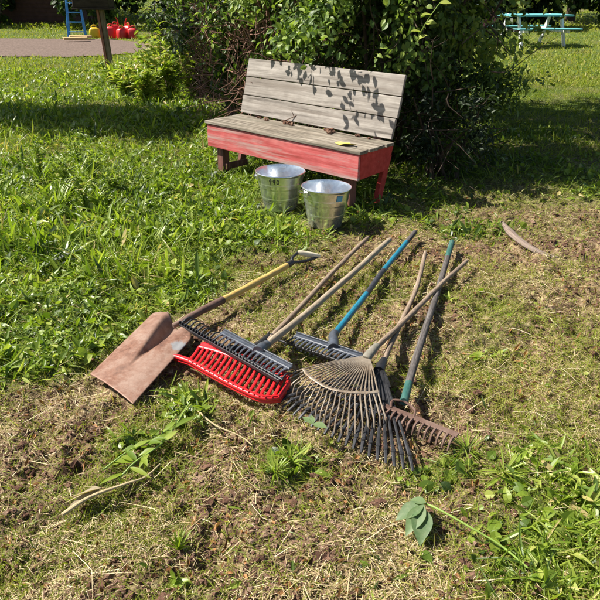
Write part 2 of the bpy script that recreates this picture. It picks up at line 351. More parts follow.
def samp(n, y0, y1, pad=.5, pw=1.0):
    u = R.random(n); y = (y0**(1-pw)+(y1**(1-pw)-y0**(1-pw))*u)**(1/(1-pw)) if pw != 1 else y0*(y1/y0)**u
    hw = y*.47+.35+pad; x = (R.random(n)*2-1)*hw; return x, y
def bench_free(x, y, mrg=0):
    return ~((abs(x+.15) < .17) & (abs(y-4.623) < .17)) & ~((abs(x-.171) < .16) & (abs(y-4.301) < .16))
def hedge_d(x, y):     # distance from the hedge line
    px_ = np.interp(y, [5.6, 6.2, 7.4, 8.8, 10.6, 13], [1.0, .95, .15, -.5, -1.3, -2.2]); return abs(x-px_), (y > 5.5) & (y < 13.5)
# regions inside driveway
def in_drive(x, y): a, b = drive_edges(x); return (x < -3.62) & (y > a+.05) & (y < b-.05)
def tool_clear(x, y):   # lower cover right at the tool heads
    u, v = pix(x, y); return np.clip(1-np.maximum(abs((u-250)/230), abs((v-375)/85)), 0, 1) if False else np.zeros_like(u)
SH = [P(90, 374), P(133, 404), P(196, 336), P(157, 310)]
def in_quad(x, y, Q, grow=0):
    c = np.mean(Q, axis=0); ok = np.ones_like(x, bool)
    for i in range(4):
        a = Q[i]+(Q[i]-c)*grow; b = Q[(i+1) % 4]+(Q[(i+1) % 4]-c)*grow
        ok &= ((b[0]-a[0])*(y-a[1])-(b[1]-a[1])*(x-a[0])) > 0
    return ok | False
_sgn = (SH[1][0]-SH[0][0])*(SH[2][1]-SH[0][1])-(SH[1][1]-SH[0][1])*(SH[2][0]-SH[0][0])
if _sgn < 0: SH = SH[::-1]
HQ = [P(175, 318), P(205, 375), P(415, 475), P(465, 425)]     # area taken up by the rake heads
_s2 = (HQ[1][0]-HQ[0][0])*(HQ[2][1]-HQ[0][1])-(HQ[1][1]-HQ[0][1])*(HQ[2][0]-HQ[0][0])
if _s2 < 0: HQ = HQ[::-1]
def stuff(name, parts, mat, label, cat, smooth_=False):
    Vs = []; Q = []; T = []; tn = []; o = 0
    for (V, (q, t), m2), tint in parts:
        Vs.append(V); Q.append(q+o); T.append(t+o); tn.append(np.repeat(tint, m2)); o += len(V)
    ob = mesh_np(name, np.concatenate(Vs), [np.concatenate(Q), np.concatenate(T)], mat, None, smooth_, tint=np.concatenate(tn))
    return tag(ob, label, cat, kind='stuff')
def rdir(n, el_lo, el_hi):
    a = R.random(n)*2*np.pi; e = np.radians(el_lo+(el_hi-el_lo)*R.random(n)); return np.stack([np.cos(a)*np.cos(e), np.sin(a)*np.cos(e), np.sin(e)], -1)
# --- short grass
parts = []
def grass_layer(n, y0, y1, Lr, Wr, el, keep, tint, pw=1.0, pad=.5):
    x, y = samp(n, y0, y1, pad, pw); l = lush(x, y); k = R.random(n) < keep(x, y, l); k &= bench_free(x, y) & ~in_drive(x, y) & ~in_quad(x, y, SH, .03)
    x, y, l = x[k], y[k], l[k]; n = len(x); D = rdir(n, *el)
    L = (Lr[0]+(Lr[1]-Lr[0])*R.random(n)**1.5)*np.where(in_quad(x, y, HQ), .45, 1); W = Wr[0]+(Wr[1]-Wr[0])*R.random(n)
    V, f, m2 = blades(np.stack([x, y, gz(x, y)-.004], -1), D, L, W, R.random(n)*1.1); V = clampz(V, .001)
    parts.append(((V, f, m2), np.clip(tint(x, y, l)+R.normal(0, .16, n), 0, 1)))
tn = lambda x, y, l: .44+.25*(vn(x, y, 2.2, 8)-.5)+.22*(1-l)
grass_layer(200000, .95, 3.6, (.02, .085), (.0016, .0035), (5, 75), lambda x, y, l: .22+.6*smooth(.35, .7, vn(x, y, 2.6, 51))+.7*l*(.4+.8*vn(x, y, 9, 9)), tn, pw=0.4)
grass_layer(110000, 3.3, 6.6, (.03, .09), (.0025, .0045), (8, 75), lambda x, y, l: .18+.8*l, tn, pw=.6)
grass_layer(90000, 6.2, 12, (.05, .13), (.005, .009), (20, 80), lambda x, y, l: .9*l+.02, tn, pw=.8)
grass_layer(70000, 11, 26, (.06, .14), (.012, .022), (25, 80), lambda x, y, l: np.where(hedge_d(x, y)[1] & (hedge_d(x, y)[0] < .7), 0, 1.), lambda x, y, l: .62+0*x, pw=1.3, pad=2)
grass_layer(40000, 24, 60, (.10, .2), (.04, .07), (30, 80), lambda x, y, l: 1.+0*x, lambda x, y, l: .6+0*x, pw=1.5, pad=5)
stuff('grass', parts, M['grass'], 'short green and yellowing grass growing all over the yard', 'grass')
# --- leafy ground weeds (cut and trodden)
parts = []
def weed_layer(n, y0, y1, Lr, Wr, el, keep, pw=.8):
    x, y = samp(n, y0, y1, .5, pw); l = lush(x, y); k = R.random(n) < keep(x, y, l); k &= bench_free(x, y) & ~in_quad(x, y, SH, .04) & ~in_quad(x, y, HQ)
    x, y, l = x[k], y[k], l[k]; n = len(x); D = rdir(n, *el); N = unit(np.array([0, 0, 1.])+R.normal(0, .45, (n, 3)))
    L = Lr[0]+(Lr[1]-Lr[0])*R.random(n)**1.6; W = (Wr[0]+(Wr[1]-Wr[0])*R.random(n))*np.minimum(1.4, L/.05)**.5
    kind = vn(x, y, 2.6, 33)+R.normal(0, .22, n); L = L*np.clip(.45+l, .4, 1); base_ = np.stack([x, y, gz(x, y)+.004+R.random(n)*.03*l], -1)
    for sel, prof, wl, ll, fo in ((kind < .38, (.3, 1, .85), 1., 1., .18), ((kind >= .38) & (kind < .62), (.3, .95, 1.05, .75), 1.9, .62, .1), (kind >= .62, (.8, 1, .8, .55), .42, 1.25, .25)):
        m = int(sel.sum())
        if not m: continue
        V, f, m2 = strips(base_[sel], D[sel], N[sel], L[sel]*ll, W[sel]*wl, prof, R.normal(.3, .4, m), fo); V = clampz(V, .002)
        parts.append(((V, f, m2), np.clip(R.normal(.48, .24, m)+.4*(vn(x[sel], y[sel], 3, 12)-.5), 0, 1)))
weed_layer(95000, 1.0, 4.2, (.015, .10), (.004, .018), (-10, 65), lambda x, y, l: np.clip((l-.32)*1.35, .012, 1)*(.35+.9*vn(x, y, 7, 13)))
weed_layer(75000, 3.9, 7.5, (.025, .12), (.006, .022), (0, 70), lambda x, y, l: np.clip((l-.3)*1.3, .01, 1)*np.where((x > .5) & (y > 4.6), .45, 1.))
weed_layer(26000, 7.0, 12.5, (.05, .14), (.015, .03), (10, 65), lambda x, y, l: np.clip((l-.3)*1.3, 0, 1)*smooth(2., -1., x))
weed_layer(16000, 3.2, 9.5, (.10, .22), (.010, .024), (30, 80), lambda x, y, l: np.clip((l-.45)*2, 0, 1)*smooth(-.1, -1.2, x/(.5*y)*2.2+.35)*smooth(.42, .62, vn(x, y, 1.6, 71)))
stuff('ground_weeds', parts, M['weed'], 'flattened leafy green weeds spread over the left and back of the yard', 'weeds')
# --- straw / thatch
parts = []
for (n, y0, y1, Ls, Ws) in ((135000, .95, 3.4, (.008, .055), (.0009, .0024)), (44000, 3.2, 6.0, (.015, .06), (.002, .0036))):
    x, y = samp(n, y0, y1, .4, .5); l = lush(x, y); k = (R.random(n) < np.clip(.95-l*1.05+.05, .22, 1)*(.12+.9*smooth(.3, .85, vn(x, y, 4, 15)+R.normal(0, .15, len(x))))) & bench_free(x, y) & ~in_quad(x, y, SH, .02)
    x, y = x[k], y[k]; n = len(x); D = rdir(n, -2, 22); L = Ls[0]+(Ls[1]-Ls[0])*R.random(n)**2; W = Ws[0]+(Ws[1]-Ws[0])*R.random(n)
    V, f, m2 = blades(np.stack([x, y, gz(x, y)+.003+.012*R.random(n)], -1), D, L, W, R.random(n)); V = clampz(V, .003)
    parts.append(((V, f, m2), np.clip(R.normal(.5, .25, n), 0, 1)))
# long loose stalks
x, y = samp(420, 1.0, 4.5, .3, .7); n = 420; D = rdir(n, -1, 8); V, f, m2 = blades(np.stack([x, y, gz(x, y)+.02], -1), D, .08+.14*R.random(n), np.full(n, .0024), R.random(n)*.6)
parts.append(((clampz(V, .006), f, m2), np.clip(R.normal(.7, .2, n), 0, 1)))
stuff('straw', parts, M['straw'], 'dry yellow grass clippings and stalks matted on the bare soil', 'straw')
# --- soil clods and crumbs
ph = (1+5**.5)/2
ico = unit(np.array([(-1, ph, 0), (1, ph, 0), (-1, -ph, 0), (1, -ph, 0), (0, -1, ph), (0, 1, ph), (0, -1, -ph), (0, 1, -ph), (ph, 0, -1), (ph, 0, 1), (-ph, 0, -1), (-ph, 0, 1)], float))
icf = np.array([(0, 11, 5), (0, 5, 1), (0, 1, 7), (0, 7, 10), (0, 10, 11), (1, 5, 9), (5, 11, 4), (11, 10, 2), (10, 7, 6), (7, 1, 8), (3, 9, 4), (3, 4, 2), (3, 2, 6), (3, 6, 8), (3, 8, 9), (4, 9, 5), (2, 4, 11), (6, 2, 10), (8, 6, 7), (9, 8, 1)])
def subdiv(v, f):
    v = [tuple(a) for a in v]; c = {}; nf = []
    def mid(a, b):
        k = (min(a, b), max(a, b))
        if k not in c: p = (np.array(v[a])+v[b])/2; c[k] = len(v); v.append(tuple(p/np.linalg.norm(p)))
        return c[k]
    for a, b, d in f:
        x_, y_, z_ = mid(a, b), mid(b, d), mid(d, a); nf += [(a, x_, z_), (b, y_, x_), (d, z_, y_), (x_, y_, z_)]
    return np.array(v), np.array(nf)
ico2, icf2 = subdiv(ico, icf)
def clods(n, y0, y1, rs, verts, fc, keep, tmean):
    x, y = samp(n, y0, y1, .3, .5); l = lush(x, y); k = (R.random(n) < keep(x, y, l)) & bench_free(x, y) & ~in_quad(x, y, SH, .02); x, y = x[k], y[k]; n = len(x)
    r = rs[0]+(rs[1]-rs[0])*R.random(n)**2.5; V = verts[None]*(1+R.normal(0, .26, (n, len(verts), 1)))*r[:, None, None]*(1+R.normal(0, .22, (n, 1, 3)))*np.array([1.1, 1.1, .75])
    V = V+np.stack([x, y, gz(x, y)+r*.25], -1)[:, None]
    b = (np.arange(n)*len(verts))[:, None, None]
    return (V.reshape(-1, 3), (np.zeros((0, 4), int), (fc[None]+b).reshape(-1, 3)), len(verts)), np.clip(R.normal(tmean, .22, n), 0, 1)
ck = lambda x, y, l: np.clip(1-l*1.2, .02, 1)*(.15+.85*smooth(.8, .25, vn(x, y, 4, 15)+R.normal(0, .12, len(x))))
stuff('soil_clods', [clods(62000, .95, 4.6, (.0018, .008), ico, icf, ck, .5), clods(6500, .95, 4.6, (.005, .0145), ico2, icf2, ck, .42)], M['clod'], 'reddish brown soil clods and crumbs among the dry grass', 'soil')
# --- dead leaf bits
x, y = samp(6500, .95, 5.0, .3, .5); k = R.random(len(x)) < np.clip(1.1-lush(x, y), .08, 1)*np.clip(1.8*(vn(x, y, 4, 19)-.2), .05, 1); x, y = x[k], y[k]; n = len(x)
o_ = strips(np.stack([x, y, gz(x, y)+.006], -1), rdir(n, -10, 40), unit(np.array([0, 0, 1.])+R.normal(0, .6, (n, 3))), .008+.024*R.random(n)**2, .005+.012*R.random(n)**1.5, (.3, 1, .8), R.normal(0, .8, n), .6)
stuff('leaf_litter', [((clampz(o_[0], .003), o_[1], o_[2]), R.random(n))], M['dead'], 'crumpled brown dead leaves scattered on the bare soil', 'leaf litter')
# ------------------------------------------------------------------ bench
BX, BY, ROT, BL, BD, BH, BB, BHB, TB = .408, 4.499, -.73, 1.636, .423, .44, .213, .463, .129
def lerp(a, b, t): return a+(b-a)*t
def bench():
    # local frame: x along the length (0 = left end), y to the back, z up
    t = empty('garden_bench', (BX-math.cos(ROT)*BL, BY-math.sin(ROT)*BL, 0), ROT, 'long weathered wooden bench with faded red apron boards under dark shrub', 'bench')
    pw = BD/4
    for i in range(4):
        b = MB(); dx = (0, .008, -.006, .004)[i]
        b.box((BL/2+dx/2, pw*(i+.5)-.012, BH-.0125+(.0, .002, -.001, .001)[i]), (BL+.03+dx, pw-.010, .025), bev=.004, jit=.0008); b.build('seat_board', M['seat_wood'], t, False)
    MB().box((BL/2, .014, BH-.025-(BB-.02)/2-.001), (BL-.006, .024, BB-.025), bev=.003, jit=.0006).build('front_board', M['red_front'], t, False)
    tilt = math.atan2(TB, BHB); c, s = math.cos(tilt), math.sin(tilt); RX = np.array([[1, 0, 0], [0, c, s], [0, -s, c]])
    for sx, xx in ((0, .014), (1, BL-.014)):
        # side apron: slanted rear edge following the post
        zb, zt = BH-.025-(BB-.025)+.002, BH-.027; y0 = .028; yb = BD-.012-.04; yt = BD+.005
        v = []
        for xo in (-.011, .011):
            v += [(xx+xo, y0, zb), (xx+xo, yb, zb+.01), (xx+xo, yt, zt), (xx+xo, y0, zt)]
        MB().add(v, [[0, 1, 2, 3], [7, 6, 5, 4], [0, 4, 5, 1], [1, 5, 6, 2], [2, 6, 7, 3], [3, 7, 4, 0]]).build('side_board', M['red_side'], t, False)
        # slanted rear leg that runs on up behind the back boards
        for nm, xp, q0, q1, mt in (('leg', xx+(.045 if sx == 0 else -.034), 0., .40, M['red_side'] if sx else M['old_leg']), ('back_post', xx+(.16 if sx == 0 else -.16), .385, 1., M['old_leg'])):
            T1 = np.array([xp, BD+TB+.035, BH+BHB-.025]); T0 = np.array([xp, BD-.105, -.02]); top, bot = lerp(T0, T1, q1), lerp(T0, T1, q0); d = top-bot; L = np.linalg.norm(d); a = math.atan2(d[1], d[2]); ca, sa = math.cos(a), math.sin(a)
            RR = np.array([[1, 0, 0], [0, ca, sa], [0, -sa, ca]])
            MB().box((top+bot)/2, (.04, .062, L), RR, bev=.004).build(nm, mt, t, False)
    for xx in (.115, BL-.13):
        MB().box((xx, .075, (BH-.03)/2-.01), (.075, .075, BH-.05), bev=.004).build('leg', M['old_leg'], t, False)
    MB().box((.165, BD*.42, .06), (.035, BD*.6, .05), bev=.003).build('stretcher', M['old_leg'], t, False)
    hb = math.hypot(TB, BHB); gap = .006; ph_ = (hb-.012)/3
    for i in range(3):
        q = .012+ph_*(i+.5); cy_ = BD-.012+q*s; cz = BH+q*c; dx = (-.006, .0, -.004)[i]
        MB().box((BL/2+dx, cy_, cz), (BL-.01+(0, .012, .006)[i], .024, ph_-gap), RX, bev=.003, jit=.0008).build('back_board', M['back_wood'], t, False)
    return t
bench()
u_ = np.array([math.cos(ROT), math.sin(ROT), 0]); v_ = np.array([-math.sin(ROT), math.cos(ROT), 0]); BO = np.array([BX, BY, 0])-u_*BL
def bp(a, b, z): return BO+u_*a+v_*b+np.array([0, 0, z])
# brown cones and leaves gathered at the back of the seat
clab = [(.26, 'small brown seed cluster at the left end of the bench seat'), (.36, 'brown seed cluster left of the twig on the seat'), (.39, 'darker brown seed cluster touching its neighbour left of the twig'),
        (.57, 'brown seed cluster at the foot of the leaning twig'), (.62, 'large brown seed cluster right of the twig foot'), (.68, 'rightmost brown seed cluster beside the twig'),
        (1.02, 'brown seed cluster in the middle of the seat back'), (1.075, 'biggest brown seed cluster right of the bench middle'), (1.11, 'reddish brown seed cluster just right of the bench middle'),
        (1.34, 'flat brown seed cluster near the right end of the seat'), (1.46, 'rightmost small brown seed cluster on the seat')]
for i, (a, lab) in enumerate(clab):
    r = (.014, .018, .02, .017, .022, .016, .018, .023, .019, .015, .013)[i]; p = bp(a, BD-.05-.02*(i % 3), BH+r*.55)
    b = MB()
    for k in range(5):
        vv = ico2*(1+R.normal(0, .16, (len(ico2), 1)))*r*(.55+.2*R.random()); b.add(vv+R.normal(0, r*.55, 3)*np.array([1, 1, .3]), [list(f) for f in icf2])
    o = mesh_np('seed_cluster', np.concatenate(b.v), [b.t], M['clod'], None, False, tint=np.full(b.n, .35+.3*(i % 3)/2)); o.location = p
    tag(o, lab, 'seed cluster', 'brown seed clusters on the bench seat')
b = MB(); a0 = bp(.54, BD-.06, BH+.012); a1 = bp(.74, BD+.03, BH+.12); b.tube(spline([a0, (a0+a1)/2+[0, 0, -.01], a1], 8), np.linspace(.004, .002, 8), 6)
b.tube(spline([(a0+a1)/2+[0, 0, -.008], bp(.60, BD+.0, BH+.1)], 5), np.linspace(.0025, .0012, 5), 5)
tag(b.build('fallen_twig', M['twig'], loc=a0), 'thin brown twig leaning on the lowest back board of the bench', 'twig')
def leafobj(name, p, d, L, W, mat, label, cat, tint=.5, curl=.1, N=(0, 0, 1), prof=(.2, .8, 1, .95, .6), group=None):
    V, f, m2 = strips(np.array([[0., 0, 0]]), np.array([d], float), np.array([N], float), np.array([L]), np.array([W]), prof, curl, .1)
    o = mesh_np(name, V, [f[0], f[1]], mat, None, True, tint=np.full(len(V), tint)); o.location = p
    return tag(o, label, cat, group)
q = [bp(BL-.27, .06, BH), bp(BL-.17, .03, BH), bp(BL-.10, .10, BH), bp(BL-.19, .135, BH)]; n_ = 6; V = []; p0 = bp(BL-.18, .08, BH+.004)
for zz in (0, .0015):
    for jj in range(n_):
        for ii in range(n_):
            a_, b_2 = ii/(n_-1), jj/(n_-1); p = lerp(lerp(q[0], q[1], a_), lerp(q[3], q[2], a_), b_2); V.append(p-p0+[0, 0, .006+zz+.010*(a_-.4)**2*4+.004*math.sin(b_2*5)])
f = [[k*36+jj*6+ii, k*36+jj*6+ii+1, k*36+(jj+1)*6+ii+1, k*36+(jj+1)*6+ii][::(1 if k else -1)] for k in (0, 1) for jj in range(5) for ii in range(5)]
o = MB().add(V, f).build('paper_tag', M['yellow_leaf']); o.location = p0; tag(o, 'small flat yellow paper tag on the right front corner of the bench seat', 'tag')
# sprig of weed poking up behind the seat
def plant(name, base, h, nst, nleaf, LL, WW, mat, label, cat, group=None, spread=.5, stemm='green_stem', el=(10, 60), tm=.55):
    base = np.asarray(base, float); t = empty(name, base, 0, label, cat, group); b = MB(); Ps = []; Ds = []
    for k in range(nst):
        a = R.random()*6.28; tip = np.array([math.cos(a), math.sin(a), 0])*spread*h*R.random()+[0, 0, h*(.7+.35*R.random())]
        sp = spline([np.zeros(3)+R.normal(0, .02*h, 3)*[1, 1, 0]-[0, 0, .02], tip*[.25, .25, .5], tip], 9); b.tube(sp, np.linspace(.0045, .0015, 9)*max(1, h/.4), 5)
        for j in range(nleaf):
            s = .12+.88*R.random(); i = s*8; i0 = min(int(i), 7); Ps.append(sp[i0]+(sp[i0+1]-sp[i0])*(i-i0)); d = rdir(1, *el)[0]; Ds.append(d)
    b.build('stem', M[stemm], t); Ps = np.array(Ps); Ds = np.array(Ds); n = len(Ps)
    V, f, m2 = strips(Ps, Ds, unit(np.array([0, 0, 1.])+R.normal(0, .4, (n, 3))), LL*(.5+.6*R.random(n)), WW*(.6+.5*R.random(n)), (.2, .95, .8), R.normal(.35, .2, n), .15)
    mesh_np('foliage', V, [f[0], f[1]], mat, t, False, tint=np.repeat(np.clip(R.normal(tm, .2, n), 0, 1), m2)); return t
# ------------------------------------------------------------------ buckets
def bucket(loc, rz, Rt, h, label, tilt=(0, 0)):
    t = empty('galvanized_bucket', loc, rz, label, 'bucket', 'galvanised buckets in front of the bench'); t.rotation_euler = (tilt[0], tilt[1], rz)
    Rb = Rt*.68
    def rad(z): return Rb+(Rt-Rb)*z/h
    prof = [(.001, .006), (Rb-.004, .006), (Rb-.001, 0), (Rb+.002, .001), (rad(.02)+.001, .02)]
    z = .03
    while z < h-.02:
        rib = .0018 if (abs(z-h*.30) < .012 or abs(z-h*.62) < .006 or abs(z-h*.67) < .006 or abs(z-h*.72) < .006) else 0
        prof.append((rad(z)+rib, z)); z += .004
    prof += [(rad(h-.012), h-.012), (Rt+.001, h-.008), (Rt+.005, h-.004), (Rt+.0055, h), (Rt+.003, h+.004), (Rt-.0005, h+.003), (Rt-.003, h-.004)]
    prof += [(rad(zz)-.0025, zz) for zz in np.linspace(h-.015, .012, 24)]+[(Rb-.006, .009), (.001, .009)]
    MB().lathe(prof, 72).build('pail', M['galv'], t)
    for sg in (-1, 1):
        e = MB(); e.box((sg*(Rt+.004), 0, h-.03), (.008, .045, .038), bev=.003); e.tube([(sg*(Rt+.004), 0, h-.022), (sg*(Rt+.02), 0, h-.022)], .006, 10); e.build('ear', M['galv'], t)
    pts = [(math.cos(a)*(Rt+.016), -math.sin(a)*(Rt+.02), h-.022-.035*math.sin(a)) for a in np.linspace(0, math.pi, 25)]
    MB().tube(pts, .0026, 8).build('bail_handle', M['wire'], t)
    return t
def wrap_on_pail(V, rz_local, zc, Rt, h, off=.0028):   # V (n,2) flat shape in metres -> on the cone
    out = []
    for x, y in V:
        z = zc+y; r = Rt*.68+(Rt-Rt*.68)*z/h+off; a = rz_local+x/r; out.append((r*math.cos(a), r*math.sin(a), z))
    return out
bk1 = bucket((-.15, 4.623, gz(-.15, 4.623)), math.radians(200), .178, .272, 'shiny galvanised bucket on the left with black handwritten numbers')
bk2 = bucket((.171, 4.301, gz(.171, 4.301)), math.radians(215), .170, .272, 'shiny galvanised bucket on the right with a blue sticker', (0, math.radians(-1.5)))
# handwritten number, drawn as strokes
def stroke_digit(ch, ox):
    G = {'9': [(.8, .75), (.45, .95), (.15, .7), (.4, .45), (.75, .62), (.75, .9), (.7, .4), (.5, .03)], '0': [(.5, .95), (.15, .6), (.2, .2), (.5, .05), (.8, .3), (.8, .7), (.5, .95)], '1': [(.4, .95), (.5, .05)], '$': [(.8, .8), (.4, .9), (.2, .7), (.7, .35), (.5, .1), (.15, .2)]}[ch]
    return [(ox+x*.021, y*.036-.018) for x, y in G]
mb = MB()
for i, ch in enumerate('990'):
    q = stroke_digit(ch, i*.028-.04); pts = np.array(q); dens = spline(np.c_[pts, np.zeros(len(pts))], 22)[:, :2]
    w = wrap_on_pail(dens, math.radians(-103-200), .232, .178, .272, .0022); mb.tube(w, .0026, 6)
mb.build('handwritten_number', M['ink'], bk1)
q = [(x*.045-.022, y*.04-.02) for y in np.linspace(0, 1, 5) for x in np.linspace(0, 1, 6)]; w = wrap_on_pail(q, math.radians(-58-215), .225, .170, .272, .0035)
MB().add(w, [[r*6+c, r*6+c+1, (r+1)*6+c+1, (r+1)*6+c] for r in range(4) for c in range(5)]).build('sticker', M['sticker'], bk2)
# ------------------------------------------------------------------ tools
def PP(l): return np.array([P(*a) for a in l])
def handle(t, pts, r, mat, name='handle', n=24, taper=.0, wob=.0008):
    sp = spline(PP(pts), n); w = np.cumsum(R.normal(0, wob, (n, 3)), 0); w -= np.linspace(0, 1, n)[:, None]*w[-1]; sp = sp+w
    rr = np.full(n, r)*(1-taper*np.linspace(0, 1, n))*(1+R.normal(0, .015, n)); rr[0] *= .8; rr[-1] *= .8
    return MB().tube(sp-np.array(t.location), rr, 14).build(name, mat, t)
# shovel
base = P(140, 360, 0); t = empty('scoop_shovel', base, 0, 'square scoop shovel with rusty blade and yellow wooden D-grip handle on weeds', 'shovel')
worn_patch(M['blade'], tuple(P(179, 346, .06)-base), .052, (.22, .24, .25)); A, B, Dd, E_ = P(90, 374, .022), P(133, 404, .025), P(158, 310, .045), P(196, 336, .055)
ns, ntt = 61, 81; V = []
for j in range(ntt):
    tt = j/(ntt-1)
    for i in range(ns):
        s = i/(ns-1); ss = .5+(s-.5)*(1-.22*max(0, (tt-.9)/.1)**2.5) ; te = tt-.02*(abs(2*s-1)**3)*(tt > .9)
        p = lerp(lerp(A, B, ss), lerp(Dd, E_, ss), te)
        p = p+[0, 0, .032*(1-(2*s-1)**2)*(.35+.65*tt)]
        w = .02+.15*max(0, (tt-.3)/.7)**1.1; dep = .062*smooth(.25, 1.0, tt)**.8
        d_ = abs(s-.5)/w; p[2] -= dep*math.exp(-(d_)**3)
        p[2] += .006*math.sin(s*9)*tt+ .012*smooth(.75, 1, abs(2*s-1))*(tt*.8)
        V.append(p-base)
f = [[j*ns+i, j*ns+i+1, (j+1)*ns+i+1, (j+1)*ns+i] for j in range(ntt-1) for i in range(ns-1)]
bl = MB().add(V, f).build('blade', M['blade'], t, True, ang=60); so = bl.modifiers.new('thick', 'SOLIDIFY'); so.thickness = .0025
sk = MB(); sk.tube(spline(PP([(173, 326, .040), (184, 320.5, .05), (203, 310, .056), (223, 300, .056)]), 20)-base, np.interp(np.arange(20), [0, 6, 19], [.012, .018, .0195]), 14); sk.build('socket', M['rust'], t)
handle(t, [(221, 301, .056), (255, 283, .052), (289, 264.5, .05)], .0175, M['handle_yellow'])
y0 = P(287, 265.5, .05); e1, e2 = P(298, 252.5, .075), P(319.5, 256.5, .03)
g1 = MB(); g1.tube(spline([y0, P(293, 262, .05)], 4)-base, [.019, .019, .018, .015], 12)
y1 = P(292, 262.5, .05)
g1.tube(spline([y1, lerp(y1, e1, .5)+(y1-e2)*.10, e1], 10)-base, .0085, 10); g1.tube(spline([y1, lerp(y1, e2, .5)+(y1-e1)*.15, e2], 10)-base, .0085, 10); g1.build('yoke', M['black'], t)
MB().tube(spline([e1, lerp(e1, e2, .5), e2], 12)-base, [.012, .0155, .0165, .017, .0175, .0175, .0175, .0175, .017, .0165, .0155, .012], 14).build('grip', M['cream'], t)

def tine(b, pts, r, n=8, seg=6, flat=1): b.tube(spline(pts, n), r, seg, flat=flat)
# grey and black garden rakes
def garden_rake(label, hp, hr, hmat, S0, S1, off, ztip, ntine, spmat, bar=None, jpx=None, bands=(), depth_tines=.0, name='garden_rake', tmat=None):
    base = P(*((S0[0]+S1[0])/2, (S0[1]+S1[1])/2), 0); t = empty(name, base, 0, label, 'rake', 'plastic headed garden rakes')
    a, c = P(*S0), P(*S1); d = unit((c-a)[None])[0]; n_ = np.array([0, 0, 1.])
    # ribbed spine: flat bar with a raised lip
    ang = math.atan2(d[1], d[0]); ca, sa = math.cos(ang), math.sin(ang); RZ = np.array([[ca, -sa, 0], [sa, ca, 0], [0, 0, 1]]); L = np.linalg.norm(c-a)
    tilt = math.asin(d[2]); RY = np.array([[math.cos(tilt), 0, -math.sin(tilt)], [0, 1, 0], [math.sin(tilt), 0, math.cos(tilt)]]); RZ = RZ@RY
    b = MB(); b.box((a+c)/2-base, (L, .022, .009), RZ, bev=.003); side = RZ@np.array([0, 1, 0])
    b.box((a+c)/2-base+side*.011+[0, 0, .006], (L-.002, .005, .016), RZ, bev=.002); b.box((a+c)/2-base-side*.010+[0, 0, -.004], (L, .005, .014), RZ, bev=.002); b.build('head', M[spmat], t)
    for i in range(ntine):
        q = (i+.5)/ntine; p0 = lerp(a, c, q)-side*.008; qq = lerp(np.array(S0[:2]), np.array(S1[:2]), q)+np.array(off); p1 = P(qq[0], qq[1], ztip)
        tb = MB(); m1 = lerp(p0, p1, .5)+[0, 0, .006]; tine(tb, np.array([p0, m1, p1])-base, np.linspace(.0068, .0042, 8), 8, 6, .7); tb.build('tine', M[tmat or spmat], t)
    if bar:
        p0, p1 = P(*bar[0]), P(*bar[1]); m1 = lerp(p0, p1, .5); dd = unit((p1-p0)[None])[0]; an = math.atan2(dd[1], dd[0]); R2 = np.array([[math.cos(an), -math.sin(an), 0], [math.sin(an), math.cos(an), 0], [0, 0, 1]])
        bb = MB(); bb.box(m1-base, (np.linalg.norm(p1-p0), .007, .012), R2, bev=.002)
        nn = int(np.linalg.norm(p1-p0)/.018)
        for k in range(nn): bb.box(lerp(p0, p1, (k+.5)/nn)-base+[0, 0, .007], (.006, .009, .010), R2, bev=.001)
        bb.build('lower_bar', M['dusty_black'], t)
    j = P(*hp[0]); mid_ = lerp(a, c, jpx); b = MB(); b.tube(spline([mid_-side*.006, lerp(mid_, j, .5)+[0, 0, .006], j, j+(P(*hp[1])-j)*.06], 10)-base, np.linspace(.026, .0195, 10), 14)
    for s2 in (-.07, .07): b.tube(spline([mid_+d*s2, lerp(mid_+d*s2*.35, j, .45), j], 6)-base, .007, 6)
    b.build('ferrule', M['slate' if spmat == 'slate' else 'black'], t)
    if bands:
        full = spline(PP(hp), 60)
        for (q0, q1, bm, nm) in bands:
            seg = full[int(q0*59):int(q1*59)+1]; MB().tube(seg-base, hr*(1.0 if nm == 'handle' else 1.03), 14).build(nm, M[bm], t)
    else: handle(t, hp, hr, M[hmat])
    return t
garden_rake('grey headed garden rake with thick pale wooden handle resting on black rake', [(265, 346, .10), (300, 318, .07), (350, 275, .04), (390, 239.5, .05)], .0165, 'handle_light', (222, 332, .125), (291, 368, .11), (-13, 10), .07, 16, 'slate', None, .56)
garden_rake('blue handled garden rake with black tape and slate grey head', [(333, 336, .05), (368, 292, .035), (383, 271, .03), (415, 232, .05)], .015, 'blue', (295, 335, .06), (362, 357, .06), (-13, 10), .015, 16, 'slate', ((267, 334, .045), (352, 368, .02)), .6,
            bands=((0, .36, 'blue', 'handle'), (.355, .58, 'tape', 'tape_wrap'), (.575, .9, 'blue', 'handle'), (.895, 1, 'handle_grey', 'handle_end')))
